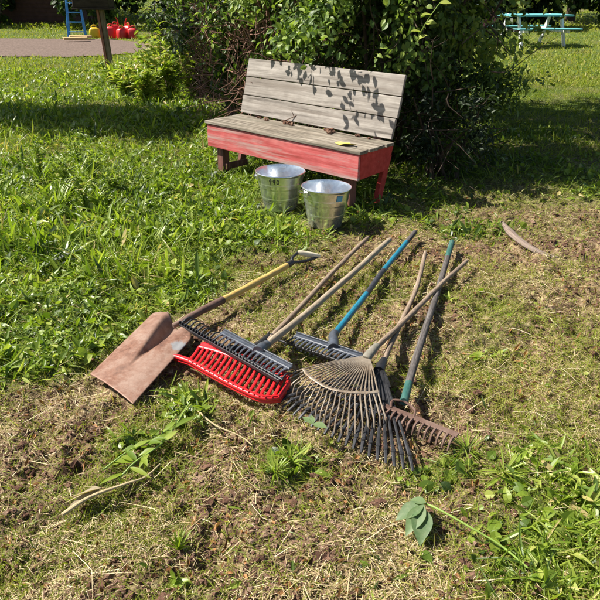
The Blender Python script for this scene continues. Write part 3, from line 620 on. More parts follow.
# black rake beneath, tines up
base = P(232, 352, 0); t = empty('garden_rake', base, 0, 'black toothed rake lying tines up beneath the grey headed rake', 'rake', 'plastic headed garden rakes')
p0, p1 = P(180, 321.5, .085), P(283, 381, .075); dd = unit((p1-p0)[None])[0]; an = math.atan2(dd[1], dd[0]); RZ = np.array([[math.cos(an), -math.sin(an), 0], [math.sin(an), math.cos(an), 0], [0, 0, 1]]); side = RZ@np.array([0, 1, 0]); L = np.linalg.norm(p1-p0)
b = MB(); b.box((p0+p1)/2-base, (L, .012, .012), RZ, bev=.003); b.box((p0+p1)/2-base-side*.012+[0, 0, -.006], (L*.96, .006, .016), RZ, bev=.002)
nn = 34
for k in range(nn): b.box(lerp(p0, p1, (k+.5)/nn)-base-side*.008+[0, 0, .003], (.006, .012, .012), RZ, bev=.001)
b.build('head', M['black'], t)
for k in range(24):
    q = (k+.5)/24; a = lerp(p0, p1, q)+side*.004; tb = MB(); tine(tb, np.array([a, a+side*.035+[0, 0, .012], a+side*.062+[0, 0, .0]])-base, np.linspace(.005, .0028, 8), 8, 6); tb.build('tine', M['black'], t)
b = MB(); b.tube(spline([lerp(p0, p1, .5), P(252, 349, .045), P(270, 336, .035)], 10)-base, np.linspace(.02, .017, 10), 12); b.build('ferrule', M['black'], t)
handle(t, [(268, 341, .04), (310, 297, .022), (345, 260, .025), (368, 237.5, .05)], .0135, M['handle_wood'])
# red slotted rake head
base = P(230, 372, 0); t = empty('red_rake_head', base, 0, 'bright red slotted plastic rake head under the black rake beside shovel', 'rake head')
up_ = spline(PP([(200, 346, .05), (222, 352, .055), (255, 366, .055), (289, 379, .055)]), 19)-base
lo_ = spline(PP([(189, 361, .05), (212, 374, .05), (240, 389, .048), (262, 398, .046), (279, 398, .046)]), 19)-base
b = MB(); b.tube(up_, .014, 10, flat=.5); b.tube(up_+[0, 0, .004]+np.array([.008, .016, 0]), .013, 8, flat=.6); b.build('upper_rim', M['red'], t)
rim = np.vstack([spline(PP([(165, 353.5, .045), (177, 357, .048)]), 4)-base, lo_, PP([(285, 389, .05), (288, 384, .052), (289, 379, .055)])-base]); b = MB()
ww = np.interp(np.arange(len(rim)), [0, 3, len(rim)-1], [.004, .010, .010]); b.tube(rim, ww, 10, flat=1.0); b.tube(rim+[0, 0, -.014], ww*.8, 8); b.tube(rim[3:]+[0, 0, .012], .0035, 6)
for k in range(4, len(rim), 1): b.box(rim[k]+[0, -.006, .008], (.005, .005, .010), bev=.001)
b.build('lower_rim', M['red'], t)
for k in range(19):
    b = MB(); m1 = (up_[k]+lo_[k])/2+[0, 0, -.004]; b.tube(spline([up_[k], m1, lo_[k]], 6), .0072, 8, flat=.8); b.build('rib', M['red'], t)
b = MB(); b.tube(spline([up_[9], up_[9]+[.05, .06, .0], up_[9]+[.085, .10, -.002]], 6), np.linspace(.02, .016, 6), 12); b.build('socket', M['red'], t)
# spring-tine leaf rake
base = P(345, 400, 0); t = empty('leaf_rake', base, 0, 'rusty wire fan leaf rake with weathered wooden handle on top', 'rake')
FF = P(367.5, 356.5, .085); tips = PP([(284, 386, .02), (289, 393, .02), (297, 402, .018), (309, 414, .016), (322, 426, .015), (336, 436, .014), (350, 441, .014), (362, 441.5, .014), (373, 437, .014), (386, 431, .014)])
band = PP([(303, 369, .085), (309, 376, .085), (320, 384, .086), (332, 389.5, .087), (345, 392, .087), (358, 393, .086), (368, 393, .086), (378, 392, .085)])
NT = 22; tp = spline(tips, NT); bd = spline(band, NT)
for k in range(NT):
    q = k/(NT-1); start = FF+unit((bd[k]-FF)[None])[0]*.012+(bd[-1]-bd[0])*(q-.5)*.05; tpk = tp[k]; pre = bd[k]+(tpk-bd[k])*.82; pre[2] = .066+.006*math.sin(k*2.3)
    lead = pre+(tpk-pre)*.35+[0, 0, .006]; w = R.normal(0, .0012, 3)
    pts = np.vstack([spline([start, (start+bd[k])/2+[0, 0, .006], bd[k], (bd[k]+pre)/2+w, pre], 14), lead, tpk+R.normal(0, .003, 3)*[1, 1, 0]])-base
    MB().tube(pts, .0031, 6, flat=.8).build('tine', M['spring'], t)
b = MB(); b.tube(spline(band, 30)-base+[0, 0, .003], .0075, 8, flat=.3); b.build('cross_band', M['spring'], t)
b = MB(); hd = unit((FF-(tips[4]))[None])[0]
b.tube(spline([FF-hd*.02, FF, P(372.5, 350.5, .085), P(377, 345.5, .08)], 10)-base, np.interp(np.arange(10), [0, 3, 9], [.02, .021, .0165]), 12, flat=.8); b.build('ferrule', M['ferrule'], t)
handle(t, [(374, 348.5, .08), (405, 319, .055), (437, 288, .05), (467, 260.5, .06)], .0125, M['handle_wood'], wob=.0012)
# black plastic leaf rake beneath
base = P(350, 425, 0); t = empty('leaf_rake', base, 0, 'black plastic fan leaf rake with curved bare handle beneath the wire rake', 'rake')
F2 = P(379, 371, .05); tips = PP([(272, 400, .012), (287, 411, .012), (305, 423, .012), (326, 435, .012), (348, 447, .012), (371, 457, .012), (393, 466, .012), (413, 471, .012)]); NT2 = 21; tp = spline(tips, NT2)
bd2 = []
for k in range(NT2):
    q = k/(NT2-1); st = F2+(tips[-1]-tips[0])*(q-.5)*.06; mid_ = lerp(st, tp[k], .55); mid_[2] = .045; bd2.append(mid_)
    pre = lerp(st, tp[k], .9); pre[2] = .035
    b = MB(); b.tube(np.vstack([spline([st, mid_, pre], 10), tp[k]])-base, np.r_[np.full(8, .0052), .0065, .0075, .005], 6, flat=.6); b.box(pre-base, (.015, .015, .012), bev=.004); b.build('tine', M['dusty_black'], t)
b = MB(); b.tube(np.array(bd2)-base, .006, 6, flat=.6); b.build('cross_band', M['dusty_black'], t)
b = MB(); b.tube(spline([F2, P(381, 366, .055), P(384, 360, .055)], 8)-base, np.linspace(.024, .0165, 8), 12)
for o_ in (-9, -4, 4, 8): b.tube(spline([P(381, 366, .055), P(379+o_, 377+abs(o_)*.2, .05), P(378+o_*1.5, 388, .045)], 8)-base, .006, 6)
b.build('ferrule', M['black'], t)
handle(t, [(383, 362, .055), (398, 330, .035), (412, 297, .03), (420, 272, .035), (425.5, 252, .05)], .0125, M['handle_wood'], wob=.0013)
# iron bow rake
base = P(420, 420, 0); t = empty('bow_rake', base, 0, 'rusty iron bow rake with grey handle and worn green ferrule', 'rake')
a, c = P(384, 405, .055), P(458, 436, .05); d = c-a; L = np.linalg.norm(d); an = math.atan2(d[1], d[0]); RZ = np.array([[math.cos(an), -math.sin(an), 0], [math.sin(an), math.cos(an), 0], [0, 0, 1]]); side = RZ@np.array([0, 1, 0])
b = MB(); b.box((a+c)/2-base, (L, .026, .007), RZ, bev=.002); b.build('head', M['rust'], t)
for k in range(13):
    q = (k+.35)/12.8; p0 = lerp(a, c, q)-side*.010; b = MB(); b.tube(spline([p0, p0-side*.03+[0, 0, -.004], p0-side*.045+[0, 0, -.035]], 7)-base, np.linspace(.0065, .0035, 7), 6); b.build('tooth', M['rust'], t)
jn = P(404, 401, .06)
for s2, q in ((-1, .1), (1, .42)):
    e = lerp(a, c, q); b = MB(); mid_ = lerp(jn, e, .45)+d/L*s2*.028; b.tube(spline([jn, lerp(jn, mid_, .5)+d/L*s2*.012, mid_, e], 12)-base, .005, 8); b.build('bow', M['rust'], t)
full = spline(PP([(404, 402, .058), (412, 372, .05), (425, 330, .04), (438, 290, .035), (452, 242, .05)]), 60)
for q0, q1, bm, nm, r in ((0, .10, 'teal_band', 'ferrule', .0165), (.095, .88, 'handle_grey', 'handle', .0165), (.875, 1, 'teal_band', 'painted_end', .0168)):
    MB().tube(full[int(q0*59):int(q1*59)+1]-base, r, 14).build(nm, M[bm], t)
# ------------------------------------------------------------------ loose plants lying about in front
def ovate(t, name, p, d, L, W, mat, tint, curl, N=(0, 0, 1)):
    V, f, m2 = strips(np.array([p], float), np.array([d], float), np.array([N], float), np.array([L]), np.array([W]), (.08, .6, .92, 1, .88, .6, .3), curl, .16)
    return mesh_np(name, V, [f[0], f[1]], mat, t, True, tint=np.full(len(V), tint))
base = P(425, 512, 0); t = empty('uprooted_weed', base, 0, 'wilted broad grey-green leaves on a long bent green stalk', 'weed')
MB().tube(spline(PP([(424, 503, .04), (440, 510, .05), (468, 526, .045), (500, 545, .03), (528, 568, .02)]), 24)-base, np.linspace(.0035, .0028, 24), 8).build('stem', M['green_stem'], t)
for (x0, y0, x1, y1, w, z0, z1, tt) in ((424, 504, 394, 520, .06, .05, .02, .4), (424, 505, 405, 536, .055, .05, .015, .7), (423, 508, 420, 546, .065, .04, .015, .3), (426, 503, 409, 499, .035, .05, .045, .9)):
    a, c = P(x0, y0, z0), P(x1, y1, z1); ovate(t, 'leaf', a-base, c-a, np.linalg.norm(c-a), w, M['wilt'], tt, .06)
base = P(320, 425, .09); t = empty('leaf_sprig', base, 0, 'pale green leaf pair caught on the wire rake tines', 'leaf sprig')
for (x0, y0, x1, y1, w, tt) in ((313, 424, 302, 416, .03, .9), (313, 424, 328, 428, .035, 1), (313, 424, 311, 414, .02, .8)):
    a, c = P(x0, y0, .085), P(x1, y1, .09); ovate(t, 'leaf', a-base, c-a, np.linalg.norm(c-a), w, M['wilt'], tt, .05)
base = P(110, 485, 0); t = empty('dry_stalk', base, 0, 'long dry pale stalk with a bleached husk at left edge', 'stalk')
MB().tube(spline(PP([(62, 515, .02), (90, 497, .03), (125, 484, .035), (145, 477, .03), (160, 464, .03)]), 20)-base, np.linspace(.007, .002, 20), 8).build('stem', M['pale_stem'], t)
for k, (x1, y1, w_) in enumerate(((60, 512, .03), (66, 500, .026), (78, 492, .02), (58, 504, .018), (80, 484, .014))):
    a, c = P(101, 488, .03), P(x1, y1, .015+.012*(k % 3)); ovate(t, 'husk', a-base, c-a, np.linalg.norm(c-a), w_, M['pale_leaf'], .2+.18*k, (.12, -.05, .2, .05, .15)[k], N=(.5*(-1)**k, .3, .7))
base = P(225, 430, 0); tag(MB().tube(spline(PP([(198, 411, .02), (215, 425, .025), (240, 436, .02), (252, 445, .012)]), 16)-base, np.linspace(.0035, .002, 16), 7).build('fallen_stalk', M['pale_stem'], loc=None), 'thin pale dry stalk on the soil below the red rake head', 'stalk').location = base
for k, (pts, lab) in enumerate((([(118, 480, .02), (135, 462, .04), (165, 440, .04), (190, 402, .05)], 'long green torn weed stalk below the shovel blade'), ([(103, 470, .02), (130, 450, .04), (160, 436, .04), (176, 415, .04)], 'leafy torn weed left of the longer stalk below the shovel'))):
    base = P(150, 445, 0); t = empty('torn_weed', base, 0, lab, 'weed', 'torn weeds below the shovel'); sp = spline(PP(pts), 16); MB().tube(sp-base, .003, 6).build('stem', M['green_stem'], t)
    for j in range(11):
        i = 1+j; d = rdir(1, -10, 25)[0]; ovate(t, 'leaf', sp[i]-base, d, .05+.05*R.random(), .018+.008*R.random(), M['weed'], .3+.5*R.random(), .15)
# exposed root at right
base = P(510, 232, 0); b = MB(); b.tube(spline(PP([(502, 222, -.02), (511, 233, -.002), (520, 241, .0), (538, 252, -.008), (565, 262, -.03)]), 20)-base, np.interp(np.arange(20), [0, 6, 19], [.012, .03, .02]), 12, flat=.7)

o = b.build('surface_root', M['root']); o.location = base; tag(o, 'grey tree root breaking the soil at the right edge', 'root')
# rosettes of broad leaves
def rosette(px, py, n, L, W, label, el=(5, 35), tm=.6):
    if L > .08: n = int(n*2.2); W = W*.5; L = L*.75
    base = P(px, py, 0); base[2] = gz(base[0], base[1]); t = empty('weed_rosette', base, 0, label, 'weed', 'weed rosettes in the thin grass'); ds = rdir(n, *el)
    V, f, m2 = strips(np.zeros((n, 3))+[0, 0, .005], ds, unit(np.array([0, 0, 1.])+R.normal(0, .2, (n, 3))), L*(.6+.5*R.random(n)), np.full(n, W), (.25, .7, 1, .9, .6), R.normal(.25, .15, n), .15)
    mesh_np('foliage', V, [f[0], f[1]], M['weed'], t, True, tint=np.repeat(np.clip(R.normal(tm, .12, n), 0, 1), m2)); return t
rosette(480, 354, 7, .05, .03, 'round leaved weed right of the grey handled rake')
rosette(498, 352, 5, .045, .022, 'small pale weed just right of the round leaved one', tm=.8)
rosette(290, 462, 16, .12, .011, 'narrow leaved grass tuft left of the fan rake tips', (15, 65))
rosette(275, 474, 14, .10, .01, 'lower grass tuft left of the fan rake tips', (15, 70))
rosette(178, 545, 9, .10, .014, 'upright grass tuft near the bottom left corner', (35, 85))
rosette(172, 578, 12, .05, .018, 'leafy weed at the bottom below the upright tuft')
rosette(310, 352, 9, .06, .02, 'weed between the grey and blue handled rake heads')
rosette(288, 347, 8, .055, .022, 'weed beside the thick pale rake handle')
rosette(450, 300, 9, .05, .012, 'small weed right of the crossed handles', (10, 50), .8)
rosette(378, 287, 12, .06, .01, 'yellowish tuft between the blue and bare handles', (15, 60), .9)
rosette(468, 447, 12, .14, .011, 'grass tuft at the right tip of the iron rake', (10, 50), .6)
rosette(505, 470, 14, .16, .012, 'large grass tuft lower right of the iron rake', (10, 55), .6)
rosette(432, 204, 9, .09, .022, 'leafy weed in the shade right of the bench leg', (10, 60), .4)
# long bladed clump at left
def clump(px, py, n, L, W, label, el=(35, 80)):
    base = P(px, py, 0); base[2] = gz(base[0], base[1]); t = empty('grass_clump', base, 0, label, 'grass clump', 'tall grass clumps at the left'); D = rdir(n, *el)
    V, f, m2 = strips(R.normal(0, .03, (n, 3))*[1, 1, 0], D, unit(np.array([0, 0, 1.])+R.normal(0, .2, (n, 3))), L*(.5+.6*R.random(n)), np.full(n, W), (.6, 1, .95, .8, .55, .3), R.normal(.5, .2, n), .2)
    V[:, 2] = np.maximum(V[:, 2], -.005)
    mesh_np('foliage', V, [f[0], f[1]], M['weed'], t, True, tint=np.repeat(np.clip(R.normal(.55, .2, n), 0, 1), m2)); return t
clump(82, 185, 46, .34, .016, 'tall arching grass clump at the left edge')
clump(60, 205, 44, .30, .015, 'grass clump in front of the tall arching one at left')
clump(100, 200, 40, .22, .014, 'lower grass clump beside the tall arching one')
clump(40, 180, 40, .36, .016, 'grass clump furthest left behind the others')
clump(112, 215, 34, .18, .014, 'shortest grass clump at the left, nearest the bench')
FW = 'feathery weeds at the left edge'
for (a, b, h, lab) in ((78, 168, .34, 'tallest feathery weed at the left edge'), (92, 178, .28, 'feathery weed right of the tallest one at left'), (66, 188, .30, 'feathery weed at the far left of its row'), (86, 208, .24, 'feathery weed nearest the camera at left'), (112, 192, .2, 'small feathery weed at the right end of its row'), (40, 175, .34, 'feathery weed left of the tallest feathery one')):
    p = P(a, b, 0); p[2] = gz(p[0], p[1]); plant('feathery_weed', p, h, 8, 34, .055, .017, M['weed'], lab, 'weed', FW, .7, tm=.6)
# leafy tall weeds in front of the hedge
WL = 'leafy weeds growing before the hedge'
wp = [(128, 98, .34, 'leafy weed left of the others behind the shaded lawn'), (145, 103, .42, 'leafy weed second from the leaning post'), (158, 93, .5, 'tall bright weed left of the tallest one'), (170, 100, .6, 'bright weed in front of the tallest one'),
      (180, 88, .72, 'tallest bright green weed before the hedge'), (192, 98, .48, 'bright weed just right of the tallest one'), (203, 92, .42, 'low weed beside the bare red soil patch'), (153, 87, .38, 'weed half hidden behind the left weeds'), (118, 90, .3, 'low weed near the foot of the leaning post'), (168, 82, .55, 'tall weed behind the left tall ones, touching the hedge'), (180, 80, .6, 'tall weed at the back, right against the hedge'), (190, 84, .7, 'tall weed behind the bright right one'), (138, 93, .36, 'medium weed between the post and the tall ones'), (212, 96, .35, 'small weed right of the bare red soil patch')]
for (a, b, h, lab) in wp:
    p = P(a, b-4, 0); p[2] = gz(p[0], p[1]); plant('tall_weed', p, h*1.25, 12, 34, .16, .05, M['weed'], lab, 'weed', WL, .85, tm=.72)
plant('tall_weed', np.r_[bp(.02, BD+.12, 0)[:2], 0], .40, 6, 18, .07, .028, M['weed'], 'leafy sprig climbing beside the left back corner of bench', 'weed', WL, .4, tm=.5)
p = bp(.30, BD+.05, BH+.02); plant('sprig', p, .09, 2, 6, .045, .018, M['weed'], 'tiny green sprig growing through the bench back gap', 'sprig', None, .5)
# ------------------------------------------------------------------ shrubs
def shrub(loc, rx, ry, h, nleaf, nst, label, LL=.058, WW=.036, seed=0, low=.06, dead=0, tm=.5, group='shrubs of the hedge behind the bench', extra=None, mat='shrub', up_share=.35):
    rg = np.random.default_rng(seed+100); loc = np.asarray(loc, float); t = empty('shrub', loc, 0, label, 'shrub', group); b = MB(); ends = []
    segs = []
    for k in range(nst):
        a = rg.random()*6.28; r0 = rg.random()**.5*.35; base = np.array([math.cos(a)*rx*r0, math.sin(a)*ry*r0, -.03]); a2 = a+rg.normal(0, .5); r1 = .45+.55*rg.random(); hh = h*(.45+.55*rg.random())
        tip = np.array([math.cos(a2)*rx*r1, math.sin(a2)*ry*r1, hh]); sp = spline([base, base*.6+tip*.35+[0, 0, hh*.12]+rg.normal(0, .05, 3), tip], 12); b.tube(sp, np.linspace(.016+.01*rg.random(), .004, 12), 6); segs.append(sp)
        for j in range(7):
            i = rg.integers(2, 12); s0 = sp[i]; d = rg.normal(0, 1, 3); d[2] = d[2]*.6; d = d/np.linalg.norm(d)*(.25+.4*rg.random()); tw = spline([s0, s0+d*.5+rg.normal(0, .03, 3), s0+d], 6); tw[:, 2] = np.maximum(tw[:, 2], .03); b.tube(tw, np.linspace(.005, .0015, 6), 5); segs.append(tw)
    if dead:
        for k in range(dead):
            a = -2.2+rg.normal(0, .9); s0 = np.array([math.cos(a)*rx*.75, math.sin(a)*ry*.85, .25+rg.random()*1.0]); d = rg.normal(0, 1, 3); d = d/np.linalg.norm(d)*(.18+.3*rg.random()); tw = spline([s0, s0+d*.5+rg.normal(0, .03, 3), s0+d], 6); tw[:, 2] = np.maximum(tw[:, 2], .05); b.tube(tw, np.linspace(.0055, .002, 6), 4)
    b.build('branches', M['dead_branch' if dead > 100 else 'bark'], t)
    # leaves in clusters filling the volume, thinner towards the outline
    nc = nleaf//9; big = rg.integers(0, max(20, nc//30), nc); ub = unit(rg.normal(0, 1, (big.max()+1, 3)))*(rg.random(big.max()+1)**up_share)[:, None]; uu = ub[big]+rg.normal(0, .085, (nc, 3)); rad = np.linalg.norm(uu, axis=1); u = uu/rad[:, None]; tb_ = rg.normal(0, .22, big.max()+1)[big]
    if extra is not None: tb_ = np.r_[tb_, np.full(len(extra), .15)]
    lob = 1+.22*np.sin(u[:, 0]*7+seed)+.18*np.sin(u[:, 1]*9+u[:, 2]*6+seed*2)
    c = u*rad[:, None]*lob[:, None]*np.array([rx, ry, h*.52])+[0, 0, h*.53]; c[:, 2] = np.where(c[:, 2] < low, low+rg.random(nc)*h*.5, c[:, 2])
    if extra is not None: c = np.vstack([c, extra-loc])
    n = len(c)*9; ctr = np.repeat(c, 9, 0)+rg.normal(0, .055, (n, 3)); ctr[:, 2] = np.maximum(ctr[:, 2], .02)
    out = unit(ctr-[0, 0, h*.4]); D = unit(out*.6+rg.normal(0, .7, (n, 3))+[0, 0, -.25]); N = unit(np.array([0, 0, 1.])*.8+out*.5+rg.normal(0, .5, (n, 3)))
    s = .6+.7*rg.random(n); V, f, m2 = strips(ctr, D, N, LL*s, WW*s, (.2, 1, .75), rg.normal(.2, .2, n), .15)
    mesh_np('foliage', V, [f[0], f[1]], M[mat], t, False, tint=np.repeat(np.clip(np.repeat(rg.normal(tm, .12, len(c))+tb_, 9)+rg.normal(0, .12, n), 0, 1), m2)); return t
# arching branches above the bench back
ex = []
def arch(p0, p1, sag, n, sd):
    rg = np.random.default_rng(sd); p0 = np.array(p0); p1 = np.array(p1); sp = spline([p0, (p0+p1)/2+[0, 0, sag], p1], n)
    for q in sp: ex.append(q+rg.normal(0, .035, 3))
rr_ = np.random.default_rng(3)
for k in range(13):
    a = .22+.82*k/12+rr_.normal(0, .04); root = bp(a, BD+.55, 1.5+.2*rr_.random()); reach = .24+.24*rr_.random(); zt = 1.02+.22*rr_.random(); 
    if .22 < a < .55: zt -= .15
    arch(root, bp(a+rr_.normal(0, .12), BD+.55-reach, zt), .06, 9, k)
arch(bp(.75, BD+.5, 1.5), bp(.78, BD-.12, 1.13), .05, 12, 90); arch(bp(.55, BD+.4, 1.4), bp(.45, BD-.02, .98), .05, 12, 91); arch(bp(1.0, BD+.5, 1.55), bp(.95, BD-.2, 1.20), .05, 12, 92); arch(bp(1.4, BD+.6, 1.5), bp(1.40, BD+.15, 1.02), .05, 8, 93)
ex = np.array(ex)
shrub((.95, 6.25, 0), 1.0, .95, 3.6, 22000, 18, 'big dark shrub overhanging the bench back at right', seed=1, extra=ex, dead=60, tm=.6)
shrub((.02, 6.9, 0), .9, .85, 3.2, 15000, 16, 'shrub directly behind the left half of bench', seed=2, tm=.63, dead=160)
shrub((-.62, 8.2, 0), .85, .9, 2.8, 13500, 16, 'shrub with dead reddish twigs left of the bench', seed=3, dead=330, tm=.5, low=.25)
shrub((-1.40, 10.2, 0), .95, 1.0, 2.6, 13000, 14, 'shrub behind the tall bright weeds', seed=4, dead=90, tm=.62, low=.12)
shrub((-1.75, 12.7, 0), .95, 1.1, 2.4, 11000, 12, 'farthest shrub of the hedge, beside the driveway', seed=5, tm=.78, LL=.08, WW=.052)
shrub((.35, 9.0, 0), 1.2, 1.2, 3.6, 11000, 12, 'shrub filling the gap behind the front row', seed=6, tm=.45, LL=.08, WW=.05)
shrub((1.75, 8.4, 0), 1.0, 1.2, 4.0, 12000, 12, 'shrub behind the big dark one at right', seed=7, tm=.45, LL=.07, WW=.045)
shrub((-.3, 12., 0), 1.6, 1.4, 3.4, 9000, 10, 'shrub at the back of the thicket', seed=8, tm=.4, LL=.1, WW=.065)
# low twiggy undergrowth right of the bench
shrub((1.25, 5.5, 0), .5, .42, .8, 3600, 9, 'low leafy undergrowth at the right of the bench', seed=9, tm=.35, dead=20, LL=.05, WW=.022, group=None)
# bright leaf spray at the top right
base = PY(424, 34, 5.0); t = empty('leafy_twig', base, 0, 'bright green leafy twig reaching out of the dark shrub', 'twig'); bs = base; sp = spline([PY(417, 40, 5.05), PY(424, 26, 5.0), PY(436, 8, 5.0), PY(452, -12, 5.3)], 10)-bs
MB().tube(sp, .003, 6).build('stem', M['green_stem'], t)
for i, (s, sg) in enumerate(((0, 1), (1, -1), (2, 1), (3, -1), (5, 1), (6, -1), (7, 1), (8, -1), (9, 1))):
    ovate(t, 'leaf', sp[s], np.array([sg*.8, -.3, .1])+R.normal(0, .2, 3), .085, .06, M['weed'], .85, .1, N=(-.5, -.3, .8))
# ------------------------------------------------------------------ trees
def tree(loc, h, cr, label, nleaf=5000, seed=0, LL=.16, name='tree', group=None, ct=None, thin=1.0, mat='tree', trunk_r=.16):
    rg = np.random.default_rng(seed+500); loc = np.asarray(loc, float); t = empty(name, loc, 0, label, 'tree', group)
    ct = h*.62 if ct is None else ct; b = MB(); lean = rg.normal(0, .15, 2); b.tube(spline([(0, 0, -.2), (lean[0]*.4, lean[1]*.4, ct*.5), (lean[0], lean[1], ct)], 10), np.linspace(trunk_r, trunk_r*.55, 10), 10); b.build('trunk', M['bark'], t)
    nl = 9; cs = []; bl_ = MB()
    for k in range(nl):
        a = k*2.4+rg.random(); z0 = ct*(.55+.4*rg.random()); tip = np.array([math.cos(a)*cr*(.5+.3*rg.random()), math.sin(a)*cr*(.5+.3*rg.random()), ct+(h-ct)*(.0+.7*rg.random())]); bl_.tube(spline([(lean[0]*.6, lean[1]*.6, z0), tip*[.4, .4, .5]+[0, 0, z0*.5], tip], 8), np.linspace(trunk_r*.4, .02, 8), 6); cs.append(tip)
    bl_.build('limbs', M['bark'], t)
    cs += [np.array([0, 0, ct+(h-ct)*.5])]; nc = nleaf//8; ci = rg.integers(0, len(cs), nc); c = np.array(cs)[ci]+unit(rg.normal(0, 1, (nc, 3)))*(rg.random(nc)**.5*cr*.55)[:, None]*[1, 1, .75]
    n = nc*8; p = np.repeat(c, 8, 0)+rg.normal(0, LL*.9, (n, 3)); p[:, 2] = np.maximum(p[:, 2], .1)
    V, f, m2 = strips(p, unit(rg.normal(0, 1, (n, 3))+[0, 0, -.3]), unit(rg.normal(0, .6, (n, 3))+[0, 0, 1]), LL*(.6+.7*rg.random(n)), LL*.6*(.6+.7*rg.random(n)), (.2, 1, .7), .2, .15)
    mesh_np('crown', V, [f[0], f[1]], M[mat], t, False, tint=np.repeat(np.clip(np.repeat(rg.normal(.5, .2, nc), 8)+rg.normal(0, .1, n), 0, 1), m2)); return t
def copy_tree(o, parent=None):
    c = o.copy(); C.objects.link(c); c.parent = parent
    for ch in list(o.children): copy_tree(ch, c)
    return c
# shading tree out of frame at the left
tree((-8.3, 9.0, 0), 5.2, .85, 'leftmost of three slim trees shading the weedy lawn', 3000, 1, .15, ct=3.7, group='slim trees left of the lawn', trunk_r=.09)
tree((-6.7, 8.75, 0), 5.2, .85, 'middle one of three slim trees shading the weedy lawn', 3000, 2, .15, ct=3.7, group='slim trees left of the lawn', trunk_r=.09)
tree((-5.2, 8.6, 0), 5.1, .8, 'rightmost of three slim trees shading the weedy lawn', 2800, 3, .15, ct=3.6, group='slim trees left of the lawn', trunk_r=.09)
tree((1.1, 7.6, 0), 6.2, 2.5, 'tree rising out of the hedge behind the bench', 12000, 4, .15, ct=3.9)
# bank of dark trees and bushes far behind
FB = 'dark bushes along the far side of the drive'
fb0 = shrub((-11.5, 25.5, 0), 2.1, 1.6, 3.4, 6500, 10, 'dark bush behind the blue step ladder', seed=20, tm=.25, LL=.2, WW=.14, group=FB)
fb1 = shrub((-7.2, 25.0, 0), 2.2, 1.6, 3.8, 6500, 10, 'dark bush behind the red fuel cans', seed=21, tm=.2, LL=.2, WW=.14, group=FB)
for k, (x, y, src, rz, lab) in enumerate(((-3.4, 26, fb0, 1.2, 'dark bush to the right of the fuel cans across the drive'), (-16, 27, fb1, 2.1, 'dark bush left of the brown shed'), (.5, 27, fb1, .7, 'dark far bush hidden behind the hedge'), (8.3, 27, fb0, 2.6, 'dark far bush left behind the teal table'), (12.3, 26, fb1, 4.0, 'dark far bush right behind the teal table'), (16.5, 28, fb0, 5.1, 'dark far bush at the far right'))):
    c = copy_tree(src); c.location = (x, y, 0); c.rotation_euler.z = rz; c['label'] = lab
TG = 'tall trees at the far edge of the yard'
tr0 = tree((-9, 33, 0), 10, 4.2, 'tall far tree behind the fuel cans', 7000, 30, .4, group=TG, ct=4.2, trunk_r=.25)
for k, (x, y, rz, s, lab) in enumerate(((-18, 35, 1, 1.1, 'tall far tree at the far left'), (-1, 36, 2.2, 1.15, 'tall far tree behind the hedge'), (13, 34, 4.1, 1.0, 'tall far tree behind the teal table'), (22, 38, 5.3, 1.2, 'tall far tree at the far right'))):
    c = copy_tree(tr0); c.location = (x, y, 0); c.rotation_euler.z = rz; c.scale = (s, s, s); c['label'] = lab
# ------------------------------------------------------------------ leaning post with a dark box
pb = P(110, 66, 0); pb[2] = gz(pb[0], pb[1]); t = empty('box_post', pb, 0, 'dark wooden box on a leaning post by the lawn', 'post box')
top = PY(99, 9, pb[1])-pb; top = np.array([top[0], .05, top[2]])
def post(off, w, d_, mat, nm):
    dv = top-np.array([0, 0, -.1]); L = np.linalg.norm(dv); zz = dv/L; xx = unit(np.cross([0, 1., 0], zz)[None])[0]; yy = np.cross(zz, xx); RM = np.stack([xx, yy, zz], 1)
    MB().box(top/2+xx*off[0]+yy*off[1]+[0, 0, -.05], (w, d_, L), RM, bev=.004).build(nm, mat, t, False)
post((0.03, 0), .075, .10, M['post'], 'post'); post((-.035, -.01), .045, .12, M['post_red'], 'post_board')
tx = np.array([top[0]-.11, top[1], top[2]+.02]); b = MB(); b.box(tx+[0, 0, .17], (.68, .40, .34), bev=.01); b.box(tx+[0, 0, .355], (.78, .50, .03), bev=.005); b.box(tx+[0, 0, -.015], (.72, .44, .03), bev=.004); b.build('box', M['dark_box'], t, False)
# fuel cans
def fuel_can(px, py, w, h, mat, label, rz=0, tall=True):
    p = P(px, py, 0); p[2] = gz(p[0], p[1]); t = empty('fuel_can', p, rz, label, 'fuel can', 'plastic fuel cans beyond the driveway')
    b = MB(); dp = w*.7; prof = [(0, 1.0), (.06, 1.04), (.5, 1.04), (.72, 1.0), (.86, .8), (.93, .45)]; n = 20; V = []; th = np.arange(n)*2*np.pi/n
    for zz, s in prof:
        cx_ = np.sign(np.cos(th))*np.abs(np.cos(th))**.5; sy_ = np.sign(np.sin(th))*np.abs(np.sin(th))**.5; V.append(np.stack([cx_*w/2*s, sy_*dp/2*s, np.full(n, zz*h*.85)], -1))
    f = [[i*n+k, i*n+(k+1) % n, (i+1)*n+(k+1) % n, (i+1)*n+k] for i in range(len(prof)-1) for k in range(n)]
    b.add(np.concatenate(V), f); V2 = np.vstack([V[-1], [[0, 0, .93*h*.85+.01]]]); b.add(V2, [[k, (k+1) % n, n] for k in range(n)])
    b.build('body', mat, t)
    MB().tube(spline([(-w*.3, 0, h*.74), (-w*.2, 0, h*.93), (w*.12, 0, h*.93), (w*.22, 0, h*.78)], 10), w*.05, 8).build('handle', mat, t)
    MB().tube(spline([(w*.28, 0, h*.72), (w*.3, 0, h*.88)], 3), w*.10, 10).build('cap', M['black'] if mat is not M['red_poly'] else mat, t)
    if tall: MB().tube(spline([(w*.3, 0, h*.86), (w*.28, 0, h*1.05), (w*.1, 0, h*1.25)], 8), np.linspace(w*.07, w*.03, 8), 8).build('spout', mat, t)
    return t
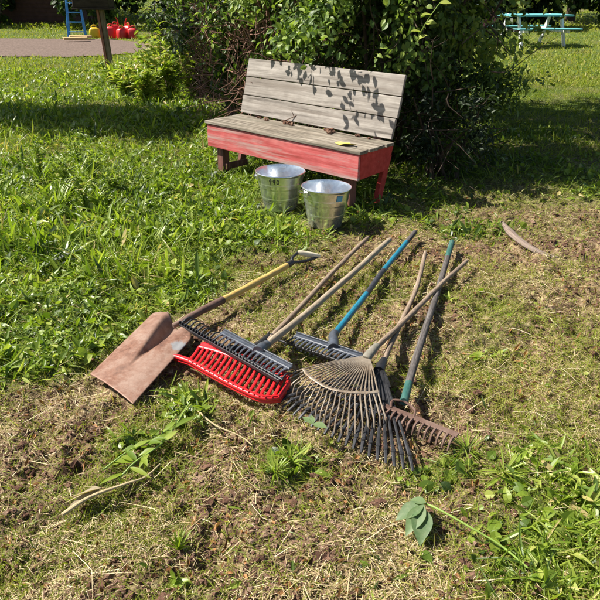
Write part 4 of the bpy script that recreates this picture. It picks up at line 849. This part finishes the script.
fuel_can(95.5, 37.5, .30, .36, M['yellow_poly'], 'yellow plastic fuel can left of the red ones', .2, False)
fuel_can(111.5, 38, .26, .40, M['red_poly'], 'red fuel can next to the leaning post', .1, False)
fuel_can(116.5, 37, .28, .44, M['red_poly'], 'tallest red fuel can with an upright spout', .4, True)
fuel_can(122.5, 38.5, .30, .36, M['red_poly'], 'low red fuel can in the middle of the row', .9, False)
fuel_can(129, 37.5, .32, .42, M['red_poly'], 'broad red fuel can right of the middle', 2.5, True)
fuel_can(133.5, 38.5, .26, .36, M['red_poly'], 'rightmost red fuel can of the row', 3.1, False)
# blue step ladder
p = P(78, 38.5, 0); p[2] = gz(p[0], p[1]); t = empty('step_ladder', p, .25, 'open blue step ladder at the far left by the drive', 'ladder')
hL = 1.15
for sx in (-1, 1):
    MB().box((0, 0, 0), (.06, .03, hL*1.05), bev=.004).build('rail', M['blue_metal'], t, False).matrix_local = Matrix.Translation((sx*.2, -.17, hL/2))@Matrix.Rotation(-.26, 4, 'X')@Matrix.Rotation(-sx*.06, 4, 'Y')
    MB().box((0, 0, 0), (.04, .03, hL*1.05), bev=.004).build('rail', M['blue_metal'], t, False).matrix_local = Matrix.Translation((sx*.2, .17, hL/2))@Matrix.Rotation(.26, 4, 'X')@Matrix.Rotation(-sx*.06, 4, 'Y')
for k in range(4): MB().box((0, -.27+.07*k, .2+.25*k), (.42-.02*k, .09, .025), bev=.004).build('step', M['blue_metal'], t, False)
MB().box((0, 0, hL), (.38, .24, .04), bev=.006).build('top_cap', M['blue_metal'], t, False)
for i, (a, b, c, d, lab) in enumerate(((70, 40.5, 92, 40, 'pale board lying in the grass behind the other one'), (64, 42.5, 88, 42, 'pale board lying nearest the drive edge'))):
    A_, B_ = P(a, b, 0), P(c, d, 0); m_ = (A_+B_)/2; o = MB().box((0, 0, 0), (np.linalg.norm(B_-A_), .18, .07), bev=.005).build('lumber_board', M['lumber'], None, False); o.location = (m_[0], m_[1], gz(m_[0], m_[1])+.10); o.rotation_euler = (0, 0, math.atan2(B_[1]-A_[1], B_[0]-A_[0])+.03); tag(o, lab, 'board', 'boards lying by the drive')
# teal picnic table
p = P(530, 47, 0); p[2] = gz(p[0], p[1]); t = empty('picnic_table', p, .25, 'teal painted picnic table with white legs on the sunny lawn', 'picnic table')
for k in range(5): MB().box((0, -.32+.16*k, .75), (1.8, .145, .04), bev=.004).build('top_board', M['teal'], t, False)
for sy in (-1, 1):
    for k in range(2): MB().box((0, sy*(.68+.075*k*2-.07), .45), (1.8, .135, .04), bev=.004).build('seat_board', M['teal'], t, False)
for sx in (-1, 1):
    for sy in (-1, 1):
        MB().box((0, 0, 0), (.05, .09, .88), bev=.004).build('leg', M['white'], t, False).matrix_local = Matrix.Translation((sx*.62, sy*.42, .36))@Matrix.Rotation(sy*.42, 4, 'X')
    MB().box((sx*.57, 0, .405), (.045, 1.5, .09), bev=.004).build('crossbeam', M['white'], t, False)
# house behind the hedge and shed at left
def house(loc, w, d_, h, rh, wall, label, name='house', nwin=2):
    t = empty(name, loc, 0, label, 'house' if name == 'house' else 'shed')
    b = MB(); b.box((0, d_/2, h/2-.05), (w, d_, h+.1), bev=.01)
    nb = int(h/.15)
    for k in range(nb): b.box((0, -.012, .1+k*.15), (w+.01, .02, .012), bev=.002)
    b.build('wall', wall, t, False)
    o = .35; v = [(-w/2-o, -o, h), (w/2+o, -o, h), (w/2+o, d_/2, h+rh), (-w/2-o, d_/2, h+rh), (-w/2-o, d_+o, h), (w/2+o, d_+o, h)]; v = v+[(x, y, z+.12) for x, y, z in v]
    MB().add(v, [[0, 1, 2, 3], [3, 2, 5, 4], [9, 8, 7, 6], [10, 11, 8, 9], [0, 6, 7, 1], [4, 5, 11, 10], [0, 3, 9, 6], [3, 4, 10, 9], [1, 7, 8, 2], [2, 8, 11, 5]]).build('roof', M['roof'], t, False)
    for k in range(nwin):
        xw = (k-(nwin-1)/2)*w/nwin; wn = MB(); wn.box((xw-.47, -.04, 1.5), (.08, .06, 1.2), bev=.004); wn.box((xw+.47, -.04, 1.5), (.08, .06, 1.2), bev=.004); wn.box((xw, -.04, 2.14), (1.1, .06, .08), bev=.004); wn.box((xw, -.05, .87), (1.14, .1, .06), bev=.004); wn.box((xw, -.035, 1.5), (.04, .04, 1.2), bev=.004)
        wo = wn.build('window', M['white'], t, False); MB().box((xw, -.03, 1.5), (.86, .012, 1.2), bev=.001).build('pane', M['glass'], wo, False)
    return t
house((4.6, 24, 0), 4.2, 5, 2.7, 1.5, M['siding'], 'pinkish red house glimpsed through the hedge')
house((-11.6, 27.6, 0), 4.5, 4, 2.3, 1.0, M['shed'], 'dark brown shed beyond the drive at far left', 'shed', 1)
# ------------------------------------------------------------------ light
AZ, EL = math.radians(-78), math.radians(48)
sd = bpy.data.lights.new('sun', 'SUN'); sd.energy = 5.0; sd.angle = math.radians(.53); sd.color = (1, .945, .87); so = bpy.data.objects.new('sun', sd); C.objects.link(so)
dv = Vector((math.sin(AZ)*math.cos(EL), math.cos(AZ)*math.cos(EL), math.sin(EL))); so.rotation_euler = dv.to_track_quat('Z', 'Y').to_euler(); so.location = dv*20
W = bpy.data.worlds.new('World'); S.world = W; W.use_nodes = True; nt = W.node_tree; bg = nt.nodes['Background']; sk = nt.nodes.new('ShaderNodeTexSky'); sk.sky_type = 'NISHITA'; sk.sun_disc = False; sk.sun_elevation = EL; sk.sun_rotation = AZ
nt.links.new(sk.outputs[0], bg.inputs[0]); bg.inputs[1].default_value = .055
S.view_settings.view_transform = 'Standard'; S.view_settings.look = 'None'; S.view_settings.gamma = 1; S.view_settings.use_curve_mapping = False; S.view_settings.exposure = 1.1
S.cycles.max_bounces = 6; S.cycles.transparent_max_bounces = 4
